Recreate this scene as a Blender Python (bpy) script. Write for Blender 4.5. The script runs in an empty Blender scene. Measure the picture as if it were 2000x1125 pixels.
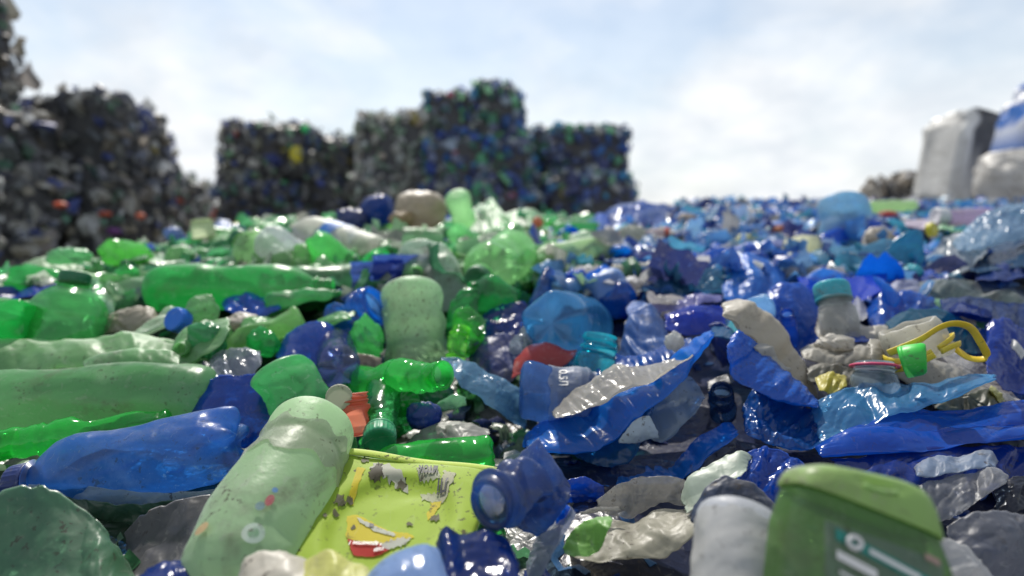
import bpy, math, random
import numpy as np
from mathutils import Vector, Matrix

# ------------------------------------------------------------------ camera, sky, sun
CZ = 0.60                                   # eye height over the yard; the heap is about half a metre thick
FPX, CX, CY = 1111.1, 1000.0, 562.5         # 20 mm lens on 36 mm, photo 2000 px wide
PITCH = math.atan((562.5 - 430.0) / FPX)
scn = bpy.context.scene
COL = scn.collection
cam_d = bpy.data.cameras.new("camera")
cam_d.lens = 20.0; cam_d.sensor_width = 36.0; cam_d.clip_start = 0.02; cam_d.clip_end = 2000
cam_d.dof.use_dof = True; cam_d.dof.focus_distance = 0.46; cam_d.dof.aperture_fstop = 2.9
cam = bpy.data.objects.new("camera", cam_d); COL.objects.link(cam)
cam.location = (0, 0, CZ); cam.rotation_euler = (math.pi / 2 - PITCH, 0, 0)
scn.camera = cam

SUN_EL, SUN_AZ = math.radians(50), math.radians(-14)     # azimuth from +Y towards +X
w = bpy.data.worlds.new("World"); scn.world = w; w.use_nodes = True
nt = w.node_tree; N = nt.nodes; L = nt.links; N.clear()
out = N.new("ShaderNodeOutputWorld"); bg = N.new("ShaderNodeBackground"); bg.inputs[1].default_value = 0.105
sky = N.new("ShaderNodeTexSky"); sky.sky_type = 'NISHITA'; sky.sun_disc = False
sky.sun_elevation = SUN_EL; sky.sun_rotation = SUN_AZ; sky.air_density = 1.3; sky.dust_density = 0.6; sky.ozone_density = 2.0
tc = N.new("ShaderNodeTexCoord"); sep = N.new("ShaderNodeSeparateXYZ"); L.new(tc.outputs['Generated'], sep.inputs[0])
ad = N.new("ShaderNodeMath"); ad.operation = 'MAXIMUM'; ad.inputs[1].default_value = 0.0; L.new(sep.outputs[2], ad.inputs[0])
ad2 = N.new("ShaderNodeMath"); ad2.operation = 'ADD'; ad2.inputs[1].default_value = 0.42; L.new(ad.outputs[0], ad2.inputs[0])
def mdiv(a):
    m = N.new("ShaderNodeMath"); m.operation = 'DIVIDE'; L.new(a, m.inputs[0]); L.new(ad2.outputs[0], m.inputs[1]); return m.outputs[0]
cmb = N.new("ShaderNodeCombineXYZ"); L.new(mdiv(sep.outputs[0]), cmb.inputs[0]); L.new(mdiv(sep.outputs[1]), cmb.inputs[1])
mp = N.new("ShaderNodeMapping"); L.new(cmb.outputs[0], mp.inputs[0]); mp.inputs['Location'].default_value = (3.1, 0.4, 0.0)
nz = N.new("ShaderNodeTexNoise"); nz.inputs['Scale'].default_value = 2.6; nz.inputs['Detail'].default_value = 7
nz.inputs['Roughness'].default_value = 0.56; nz.inputs['Distortion'].default_value = 0.35; L.new(mp.outputs[0], nz.inputs['Vector'])
rp = N.new("ShaderNodeValToRGB"); rp.color_ramp.elements[0].position = 0.50; rp.color_ramp.elements[1].position = 0.80
cov = nz.outputs['Fac']
def bank(px, py, c0, c1, amt):      # a bank of cloud round one direction of the sky
    global cov
    a, b = (px - 1000) / 1111.0, -(py - 430) / 1111.0; v = Vector((a, 1, b)).normalized()
    dp = N.new("ShaderNodeVectorMath"); dp.operation = 'DOT_PRODUCT'; dp.inputs[1].default_value = v; L.new(tc.outputs['Generated'], dp.inputs[0])
    mr = N.new("ShaderNodeMapRange"); mr.interpolation_type = 'SMOOTHSTEP'; mr.inputs['From Min'].default_value = c0; mr.inputs['From Max'].default_value = c1; mr.inputs['To Max'].default_value = amt
    L.new(dp.outputs['Value'], mr.inputs['Value']); m = N.new("ShaderNodeMath"); m.operation = 'ADD'; L.new(cov, m.inputs[0]); L.new(mr.outputs[0], m.inputs[1]); cov = m.outputs[0]
bank(170, 260, .95, .99, .15); bank(330, 420, .965, .99, .10); bank(1850, 180, .90, .99, .13); bank(1500, 380, .955, .99, .13); bank(1150, 260, .985, .998, .06); bank(600, 20, .99, .998, .07)
L.new(cov, rp.inputs[0])
# thin veil everywhere, thickest towards the horizon
vl = N.new("ShaderNodeMapRange"); vl.inputs['From Min'].default_value = 0.0; vl.inputs['From Max'].default_value = 0.30
vl.inputs['To Min'].default_value = 0.86; vl.inputs['To Max'].default_value = 0.40; L.new(sep.outputs[2], vl.inputs['Value'])
mx0 = N.new("ShaderNodeMix"); mx0.data_type = 'FLOAT'
L.new(rp.outputs[0], mx0.inputs['Factor']); L.new(vl.outputs[0], mx0.inputs['A']); mx0.inputs['B'].default_value = 0.97
mx = N.new("ShaderNodeMix"); mx.data_type = 'RGBA'; L.new(mx0.outputs['Result'], mx.inputs['Factor'])
nz2 = N.new("ShaderNodeTexNoise"); nz2.inputs['Scale'].default_value = 5.5; nz2.inputs['Detail'].default_value = 6; L.new(mp.outputs[0], nz2.inputs['Vector'])
cr2 = N.new("ShaderNodeValToRGB"); cr2.color_ramp.elements[0].position = .35; cr2.color_ramp.elements[1].position = .62
cr2.color_ramp.elements[0].color = (7.0, 7.4, 7.9, 1); cr2.color_ramp.elements[1].color = (8.7, 8.85, 9.0, 1); L.new(nz2.outputs['Fac'], cr2.inputs[0])
L.new(sky.outputs[0], mx.inputs['A']); L.new(cr2.outputs[0], mx.inputs['B'])
L.new(mx.outputs['Result'], bg.inputs[0]); L.new(bg.outputs[0], out.inputs[0])

sl = bpy.data.lights.new("sun", 'SUN'); sl.energy = 4.6; sl.angle = math.radians(0.6); sl.color = (1.0, 0.95, 0.87)
so = bpy.data.objects.new("sun", sl); COL.objects.link(so)
sd = Vector((math.sin(SUN_AZ) * math.cos(SUN_EL), math.cos(SUN_AZ) * math.cos(SUN_EL), math.sin(SUN_EL)))
so.rotation_euler = sd.to_track_quat('Z', 'Y').to_euler(); so.location = sd * 30
vs = scn.view_settings; vs.view_transform = 'Standard'; vs.look = 'None'; vs.exposure = 0.18; vs.gamma = 1.0
scn.cycles.use_denoising = True
scn.cycles.max_bounces = 10; scn.cycles.diffuse_bounces = 5; scn.cycles.glossy_bounces = 3
scn.cycles.transmission_bounces = 6; scn.cycles.transparent_max_bounces = 14
scn.cycles.caustics_reflective = False; scn.cycles.caustics_refractive = False
scn.cycles.sample_clamp_indirect = 6.0

# ------------------------------------------------------------------ numeric helpers
rng = np.random.default_rng(7); random.seed(7)
cp, sp_ = math.cos(PITCH), math.sin(PITCH)
def raydir(px, py):
    px = np.asarray(px, float); py = np.asarray(py, float)
    a = (px - CX) / FPX; b = -(py - CY) / FPX
    return np.stack([a + 0 * b, cp + b * sp_ + 0 * a, -sp_ + b * cp + 0 * a], -1)
CAMP = np.array([0, 0, CZ])
def at(px, py, d): return CAMP + raydir(px, py) * np.asarray(d)[..., None]
def project(P):
    q = np.asarray(P, float) - CAMP
    dep = q[..., 1] * cp - q[..., 2] * sp_
    up = q[..., 1] * sp_ + q[..., 2] * cp
    return CX + FPX * q[..., 0] / dep, CY - FPX * up / dep, dep

def hsh(ix, iy, iz, s):
    h = (ix * 374761393 + iy * 668265263 + iz * 2147483647 + s * 1274126177) & 0xffffffff
    h = ((h ^ (h >> 13)) * 1274126177) & 0xffffffff
    h = ((h ^ (h >> 15)) * 2246822519) & 0xffffffff
    return ((h ^ (h >> 14)) & 0xffff) / 32767.5 - 1.0
def vn(x, y, z=0.0, s=0):
    x, y, z = np.broadcast_arrays(np.asarray(x, float), y, z)
    ix, iy, iz = np.floor(x).astype(np.int64), np.floor(y).astype(np.int64), np.floor(z).astype(np.int64)
    fx, fy, fz = x - ix, y - iy, z - iz
    fx, fy, fz = [f * f * (3 - 2 * f) for f in (fx, fy, fz)]
    r = 0
    for a in (0, 1):
        for b in (0, 1):
            for c in (0, 1):
                r = r + hsh(ix + a, iy + b, iz + c, s) * (fx if a else 1 - fx) * (fy if b else 1 - fy) * (fz if c else 1 - fz)
    return r
def tri(x): return 4 * np.abs((x - np.floor(x)) - 0.5) - 1
def folds(a, b, seed, n=7, base=3.0, ang=None, spread=1.2):
    """sharp creases: warped triangle waves in several directions, unit-ish amplitude. a, b in units of the object's size"""
    r = np.random.default_rng(seed + 11)
    wa = a + 0.16 * vn(a * 2.6, b * 2.6, 0.3, seed) + 0.05 * vn(a * 7, b * 7, 0.3, seed + 5)
    wb = b + 0.16 * vn(a * 2.6, b * 2.6, 0.7, seed + 1) + 0.05 * vn(a * 7, b * 7, 0.3, seed + 6)
    out = 0; tot = 0
    for k in range(n):
        th = (ang if ang is not None else r.uniform(0, math.pi)) + r.normal(0, spread if ang is not None else 0.1)
        fq = base * (1.55 ** (k * 0.8)) * r.uniform(0.75, 1.3)
        am = 1.0 / (1.62 ** k)
        msk = 0.55 + 0.45 * vn(a * 2.2 + k * 3.1, b * 2.2, k * 1.7, seed + 31)
        out = out + am * msk * tri((wa * math.cos(th) + wb * math.sin(th)) * fq * 0.5 + r.uniform(0, 1)); tot += am
    return out / tot * 1.7

# ------------------------------------------------------------------ heap surface (height field, world metres)
S = 0.70
YL = np.array([0.0, .3, .42, .62, .9, 1.25, 1.6, 2.3, 3.0, 4.0, 5.2, 6.5])
ZC = np.array([-.27, -.268, -.262, -.255, -.22, -.15, -.10, -.052, -.03, -.14, -.5, -.9])
ZR = np.array([-.28, -.275, -.27, -.262, -.215, -.14, -.088, -.012, .05, .105, -.05, -.6])
ZL = np.array([-.27, -.268, -.262, -.245, -.20, -.165, -.175, -.26, -.45, -.8, -.9, -.9])
def H(x, y):
    x = np.asarray(x, float); y = np.asarray(y, float)
    u = x / np.maximum(y, 0.25)
    yy = np.clip(y, 0, 1e9) / S
    c, r, l = np.interp(yy, YL, ZC), np.interp(yy, YL, ZR), np.interp(yy, YL, ZL)
    wr = np.clip((u - 0.12) / 0.22, 0, 1); wr = wr * wr * (3 - 2 * wr)
    wl = np.clip((-u - 0.42) / 0.45, 0, 1); wl = wl * wl * (3 - 2 * wl)
    z = (c * (1 - wr) + r * wr) * (1 - wl) + l * wl
    z = z * S + CZ + 0.010 * vn(x * 6, y * 6, 0, 3) + 0.012 * vn(x * 2.3, y * 2.3, 0, 4)
    # behind the camera and far to the sides the heap runs out on to the yard
    z = z - 0.25 * np.clip(-y - 0.3, 0, 3) - 0.3 * np.clip(np.abs(x) - 3.4, 0, 3)
    return z
_ds = np.concatenate([np.arange(0.16, 1.2, 0.004), np.arange(1.2, 3.2, 0.01)])
def surf(px, py):
    """depth at which the ray through this photo point meets the heap; past the crest: the depth of the crest"""
    P = at(px, py, _ds)
    g = P[:, 2] - H(P[:, 0], P[:, 1])
    k = np.where(g <= 0)[0]
    k = k[_ds[k] > 0.2]
    if len(k): return float(_ds[k[0]])
    return float(_ds[int(np.argmin(g / _ds + (_ds < 1.0) * 9))])

# ------------------------------------------------------------------ materials
def newmat(name):
    m = bpy.data.materials.new(name); m.use_nodes = True; m.node_tree.nodes.clear(); return m, m.node_tree.nodes, m.node_tree.links
def nd(N, t, **kw):
    n = N.new(t)
    for k, v in kw.items():
        if k in n.inputs: n.inputs[k].default_value = v
        else: setattr(n, k, v)
    return n
def mixc(N, L, f, a, b):
    m = N.new("ShaderNodeMix"); m.data_type = 'RGBA'
    for s, v in (('Factor', f), ('A', a), ('B', b)):
        if isinstance(v, (int, float)): m.inputs[s].default_value = v
        elif isinstance(v, tuple): m.inputs[s].default_value = v
        else: L.new(v, m.inputs[s])
    return m.outputs['Result']
def thr(N, L, v, a, b, hi=1.0):
    m = N.new("ShaderNodeMapRange"); m.inputs['From Min'].default_value = a; m.inputs['From Max'].default_value = b
    m.inputs['To Max'].default_value = hi; m.interpolation_type = 'SMOOTHSTEP'
    L.new(v, m.inputs['Value']); return m.outputs[0]
def plastic(name, rough=0.22, dust=0.35, specks=0.5, bump=0.25, bscale=45, transl=0.55, crinkle=0.0, colsrc='object', dustcol=(0.50, 0.49, 0.45, 1), gloss=0.04):
    """thin translucent plastic: tint and clearness come from the object's own colour"""
    m, N, L = newmat(name)
    out = N.new("ShaderNodeOutputMaterial"); tc = N.new("ShaderNodeTexCoord"); oi = N.new("ShaderNodeObjectInfo")
    off = nd(N, "ShaderNodeVectorMath", operation='ADD'); L.new(tc.outputs['Object'], off.inputs[0])
    sc = nd(N, "ShaderNodeMath", operation='MULTIPLY'); sc.inputs[1].default_value = 37.0; L.new(oi.outputs['Random'], sc.inputs[0]); L.new(sc.outputs[0], off.inputs[1])
    V = off.outputs[0]
    if colsrc == 'attr':
        at_ = N.new("ShaderNodeVertexColor"); at_.layer_name = "col"; base = at_.outputs[0]; alpha = at_.outputs[1]
    else:
        base = oi.outputs['Color']; alpha = oi.outputs['Alpha']
    n1 = nd(N, "ShaderNodeTexNoise", Scale=16.0, Detail=6.0, Roughness=0.65); L.new(V, n1.inputs['Vector'])
    n2 = nd(N, "ShaderNodeTexNoise", Scale=190.0, Detail=3.0, Roughness=0.6); L.new(V, n2.inputs['Vector'])
    n3 = nd(N, "ShaderNodeTexNoise", Scale=60.0, Detail=8.0, Roughness=0.75); L.new(V, n3.inputs['Vector'])
    dm = nd(N, "ShaderNodeMath", operation='MULTIPLY'); L.new(thr(N, L, n1.outputs[0], 0.38, 0.72, dust), dm.inputs[0]); L.new(thr(N, L, n3.outputs[0], 0.3, 0.7, 1.0), dm.inputs[1])
    am = nd(N, "ShaderNodeMath", operation='ADD'); am.inputs[1].default_value = dust * 0.16; L.new(dm.outputs[0], am.inputs[0])
    c1 = mixc(N, L, am.outputs[0], base, dustcol)
    sk = thr(N, L, n2.outputs[0], 0.60, 0.65, specks)
    sk2 = nd(N, "ShaderNodeMath", operation='MULTIPLY'); L.new(sk, sk2.inputs[0]); L.new(thr(N, L, n1.outputs[0], 0.42, 0.6), sk2.inputs[1])
    mpp = nd(N, "ShaderNodeMapping"); L.new(V, mpp.inputs[0]); mpp.inputs['Scale'].default_value = (1.0, 0.35, 1.6); mpp.inputs['Rotation'].default_value = (.5, .3, .9)
    n4 = nd(N, "ShaderNodeTexNoise", Scale=75.0, Detail=9.0, Roughness=0.72, Distortion=1.2); L.new(mpp.outputs[0], n4.inputs['Vector'])
    scf = thr(N, L, n4.outputs[0], 0.57, 0.64, min(.55, .04 + dust * 1.1))
    c1b = mixc(N, L, scf, c1, tuple(min(1, q * 1.15) for q in dustcol[:3]) + (1,))
    n5 = nd(N, "ShaderNodeTexNoise", Scale=11.0, Detail=4.0, Roughness=0.6, Distortion=0.8); L.new(mpp.outputs[0], n5.inputs['Vector'])
    md = nd(N, "ShaderNodeMath", operation='MULTIPLY'); L.new(thr(N, L, n5.outputs[0], 0.50, 0.68, min(.75, dust * 1.9)), md.inputs[0]); L.new(thr(N, L, n3.outputs[0], 0.35, 0.6), md.inputs[1])
    c1c = mixc(N, L, md.outputs[0], c1b, (0.17, 0.145, 0.105, 1))
    c2 = mixc(N, L, sk2.outputs[0], c1c, (0.09, 0.07, 0.05, 1))
    # wrinkles
    bn = nd(N, "ShaderNodeTexNoise", Scale=float(bscale), Detail=5.0, Roughness=0.6); L.new(V, bn.inputs['Vector'])
    hsrc = bn.outputs[0]
    if crinkle:
        wv = nd(N, "ShaderNodeTexNoise", Scale=22.0, Detail=3.0); L.new(V, wv.inputs['Vector'])
        wm = nd(N, "ShaderNodeMix", data_type='RGBA'); wm.inputs['Factor'].default_value = 0.06; L.new(V, wm.inputs['A']); L.new(wv.outputs['Color'], wm.inputs['B'])
        vo = nd(N, "ShaderNodeTexVoronoi", Scale=float(crinkle)); vo.feature = 'DISTANCE_TO_EDGE'; L.new(wm.outputs['Result'], vo.inputs['Vector'])
        vo2 = nd(N, "ShaderNodeTexVoronoi", Scale=float(crinkle) * 2.7); vo2.feature = 'F1'; L.new(wm.outputs['Result'], vo2.inputs['Vector'])
        mm = nd(N, "ShaderNodeMath", operation='MULTIPLY_ADD'); L.new(vo2.outputs['Distance'], mm.inputs[0]); mm.inputs[1].default_value = 0.5; L.new(vo.outputs['Distance'], mm.inputs[2])
        m2 = nd(N, "ShaderNodeMath", operation='MULTIPLY_ADD'); L.new(bn.outputs[0], m2.inputs[0]); m2.inputs[1].default_value = 0.5; L.new(mm.outputs[0], m2.inputs[2])
        hsrc = m2.outputs[0]
    bp = nd(N, "ShaderNodeBump", Strength=bump, Distance=0.004); L.new(hsrc, bp.inputs['Height'])
    df = N.new("ShaderNodeBsdfDiffuse"); L.new(c2, df.inputs[0]); L.new(bp.outputs[0], df.inputs['Normal'])
    tg = nd(N, 'ShaderNodeGamma', Gamma=0.62); L.new(c2, tg.inputs[0]); tl = N.new("ShaderNodeBsdfTranslucent"); L.new(tg.outputs[0], tl.inputs[0]); L.new(bp.outputs[0], tl.inputs['Normal'])
    mt = N.new("ShaderNodeMixShader"); mt.inputs[0].default_value = transl; L.new(df.outputs[0], mt.inputs[1]); L.new(tl.outputs[0], mt.inputs[2])
    # transparent part, tinted by the square root of the colour
    gm = nd(N, "ShaderNodeGamma", Gamma=0.45); L.new(base, gm.inputs[0])
    tr = N.new("ShaderNodeBsdfTransparent"); L.new(gm.outputs[0], tr.inputs[0])
    inv = nd(N, "ShaderNodeMath", operation='SUBTRACT'); inv.inputs[0].default_value = 1.0; am3 = nd(N, 'ShaderNodeMath', operation='MAXIMUM'); L.new(am.outputs[0], am3.inputs[0]); L.new(scf, am3.inputs[1]); L.new(am3.outputs[0], inv.inputs[1])
    am2 = nd(N, "ShaderNodeMath", operation='MULTIPLY'); L.new(alpha, am2.inputs[0]); L.new(inv.outputs[0], am2.inputs[1])
    ms = N.new("ShaderNodeMixShader"); L.new(am2.outputs[0], ms.inputs[0]); L.new(mt.outputs[0], ms.inputs[1]); L.new(tr.outputs[0], ms.inputs[2])
    gl = N.new("ShaderNodeBsdfGlossy"); L.new(bp.outputs[0], gl.inputs['Normal'])
    rr = nd(N, "ShaderNodeMath", operation='MULTIPLY_ADD'); L.new(am.outputs[0], rr.inputs[0]); rr.inputs[1].default_value = 0.9; rr.inputs[2].default_value = rough; L.new(rr.outputs[0], gl.inputs['Roughness'])
    lw = nd(N, "ShaderNodeLayerWeight", Blend=0.5); L.new(bp.outputs[0], lw.inputs['Normal'])     # same from inside and outside the shell
    p5 = nd(N, "ShaderNodeMath", operation='POWER'); p5.inputs[1].default_value = 4.5; L.new(lw.outputs['Facing'], p5.inputs[0])
    fr = nd(N, "ShaderNodeMath", operation='MULTIPLY_ADD'); fr.inputs[1].default_value = 0.38; fr.inputs[2].default_value = gloss; L.new(p5.outputs[0], fr.inputs[0])
    mg = N.new("ShaderNodeMixShader"); L.new(fr.outputs[0], mg.inputs[0]); L.new(ms.outputs[0], mg.inputs[1]); L.new(gl.outputs[0], mg.inputs[2])
    L.new(mg.outputs[0], out.inputs[0])
    return m
M = {}
M['bottle'] = plastic('dusty_bottle_plastic', rough=0.24, dust=0.34, specks=0.7, bump=0.34, bscale=40, crinkle=15, transl=0.75)
M['clean'] = plastic('glossy_bottle_plastic', rough=0.12, dust=0.07, specks=0.5, bump=0.30, bscale=30, crinkle=17, transl=0.8)
M['milky'] = plastic('scuffed_milky_plastic', rough=0.36, dust=0.42, specks=0.9, bump=0.25, bscale=70, transl=0.7, dustcol=(0.52, 0.56, 0.46, 1))
M['film'] = plastic('crinkled_film', rough=0.20, dust=0.035, specks=0.5, bump=0.45, bscale=22, crinkle=13, transl=0.62, gloss=.04, dustcol=(0.42, 0.45, 0.47, 1))
M['fine'] = plastic('finely_wrinkled_film', rough=0.24, dust=0.06, specks=0.4, bump=0.6, bscale=60, crinkle=42, transl=0.55, gloss=.04, dustcol=(0.42, 0.45, 0.47, 1))
M['soft'] = plastic('soft_bag_film', rough=0.36, dust=0.28, specks=0.9, bump=0.45, bscale=26, crinkle=14, transl=0.5, gloss=.04, dustcol=(0.36, 0.33, 0.28, 1))
M['opaque'] = plastic('coloured_solid_plastic', rough=0.36, dust=0.12, specks=0.6, bump=0.10, bscale=60, transl=0.12, gloss=.04)
M['scrap'] = plastic('mixed_scrap_plastic', rough=0.3, dust=0.06, specks=0.3, bump=0.5, bscale=40, crinkle=30, transl=0.4, colsrc='attr')
M['bale'] = plastic('pressed_bale_plastic', rough=0.4, dust=0.25, specks=0.2, bump=0.5, bscale=30, transl=0.25, colsrc='attr', dustcol=(0.22, 0.21, 0.20, 1))
def solid(name, col, rough=0.6, noise=0.15):
    m, N, L = newmat(name); out = N.new("ShaderNodeOutputMaterial"); tc = N.new("ShaderNodeTexCoord")
    p = nd(N, "ShaderNodeBsdfPrincipled", Roughness=rough)
    n = nd(N, "ShaderNodeTexNoise", Scale=60.0, Detail=5.0); L.new(tc.outputs['Object'], n.inputs['Vector'])
    L.new(mixc(N, L, thr(N, L, n.outputs[0], 0.35, 0.7, noise), tuple(col) + (1,), tuple(c * 0.45 + 0.12 for c in col) + (1,)), p.inputs['Base Color'])
    L.new(p.outputs[0], out.inputs[0]); return m
M['ink'] = solid('black_ink', (0.02, 0.02, 0.025)); M['white_ink'] = solid('white_ink', (0.75, 0.72, 0.68)); M['teal_ink'] = solid('teal_ink', (0.01, 0.22, 0.17))
M['wire'] = solid('baling_wire', (0.06, 0.055, 0.05), 0.5)
def groundmat():
    m, N, L = newmat('trodden_earth'); out = N.new("ShaderNodeOutputMaterial"); tc = N.new("ShaderNodeTexCoord")
    p = nd(N, "ShaderNodeBsdfPrincipled", Roughness=0.95)
    n = nd(N, "ShaderNodeTexNoise", Scale=3.0, Detail=9.0, Roughness=0.7); L.new(tc.outputs['Object'], n.inputs['Vector'])
    L.new(mixc(N, L, thr(N, L, n.outputs[0], 0.3, 0.7), (0.10, 0.085, 0.07, 1), (0.24, 0.21, 0.17, 1)), p.inputs['Base Color'])
    b = nd(N, "ShaderNodeBump", Strength=0.6, Distance=0.03); L.new(n.outputs[0], b.inputs['Height']); L.new(b.outputs[0], p.inputs['Normal'])
    L.new(p.outputs[0], out.inputs[0]); return m
M['ground'] = groundmat()

# ------------------------------------------------------------------ object helpers
HEROES = []            # (xmin, xmax, ymin, ymax, depth) in photo pixels, so loose pieces stay off them
def fixc(c):
    r, g, b = c[:3]; a = c[3] if len(c) > 3 else 0.0
    if b > 3.0 * g and b > 3 * r: g = g + .11 * b; r = r * .35; b = min(.8, b * 1.45)
    if g > 1.25 * r and g > 1.25 * b: g = g * 1.18; r = r * 1.1
    if a >= .15: a = min(.72, a * 1.3 + .10)
    return (min(r, .85), min(g, .85), min(b, .85), a)
def mk(name, V, F, mat, parent=None, color=None, origin=None, smooth=True, attr=None):
    V = np.asarray(V, float)
    o0 = np.asarray(origin if origin is not None else (parent_loc(parent) if parent else V.mean(0) * [1, 1, 0] + [0, 0, V[:, 2].min()]), float)
    me = bpy.data.meshes.new(name)
    me.from_pydata((V - o0).tolist(), [], F if isinstance(F, list) else F.tolist()); me.update()
    if smooth: me.polygons.foreach_set('use_smooth', [True] * len(me.polygons))
    if attr is not None:
        ca = me.color_attributes.new("col", 'FLOAT_COLOR', 'POINT'); ca.data.foreach_set('color', np.asarray(attr, np.float32).ravel())
    me.materials.append(M[mat] if isinstance(mat, str) else mat)
    o = bpy.data.objects.new(name, me); COL.objects.link(o)
    if parent: o.parent = parent
    else: o.location = o0
    if color is not None: o.color = fixc(color)
    return o
def parent_loc(p):
    q = np.array(p.location)
    while p.parent: p = p.parent; q = q + np.array(p.location)
    return q
def empty(name, loc):
    e = bpy.data.objects.new(name, None); COL.objects.link(e); e.location = tuple(loc); e.empty_display_size = 0.02; return e
def tag(o, label, cat, group=None, kind=None):
    if label: o['label'] = label
    if cat: o['category'] = cat
    if group: o['group'] = group
    if kind: o['kind'] = kind
    return o
def note_hero(V):
    px, py, d = project(V)
    HEROES.append((px.min(), px.max(), py.min(), py.max(), float(np.median(d))))

def gridfaces(nu, nv, off=0, wrap=False):
    i, j = np.meshgrid(np.arange(nv - 1), np.arange(nu if wrap else nu - 1), indexing='ij')
    j2 = (j + 1) % nu
    a = i * nu + j; b = i * nu + j2; c = (i + 1) * nu + j2; d = (i + 1) * nu + j
    return (np.stack([a, b, c, d], -1).reshape(-1, 4) + off)
def catmull(P, n):
    P = np.asarray(P, float)
    if len(P) == 2: t = np.linspace(0, 1, n)[:, None]; return P[0] * (1 - t) + P[1] * t
    Q = np.vstack([2 * P[0] - P[1], P, 2 * P[-1] - P[-2]])
    segl = np.linalg.norm(np.diff(P, axis=0), axis=1); cum = np.concatenate([[0], np.cumsum(segl)])
    s = np.linspace(0, cum[-1], n); k = np.clip(np.searchsorted(cum, s, 'right') - 1, 0, len(P) - 2)
    t = ((s - cum[k]) / np.maximum(segl[k], 1e-6))[:, None]
    p0, p1, p2, p3 = Q[k], Q[k + 1], Q[k + 2], Q[k + 3]
    c = 0.5 * (2 * p1 + (p2 - p0) * t + (2 * p0 - 5 * p1 + 4 * p2 - p3) * t * t + (3 * p1 - p0 - 3 * p2 + p3) * t ** 3)
    return c * 0.6 + (p1 * (1 - t) + p2 * t) * 0.4

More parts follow.
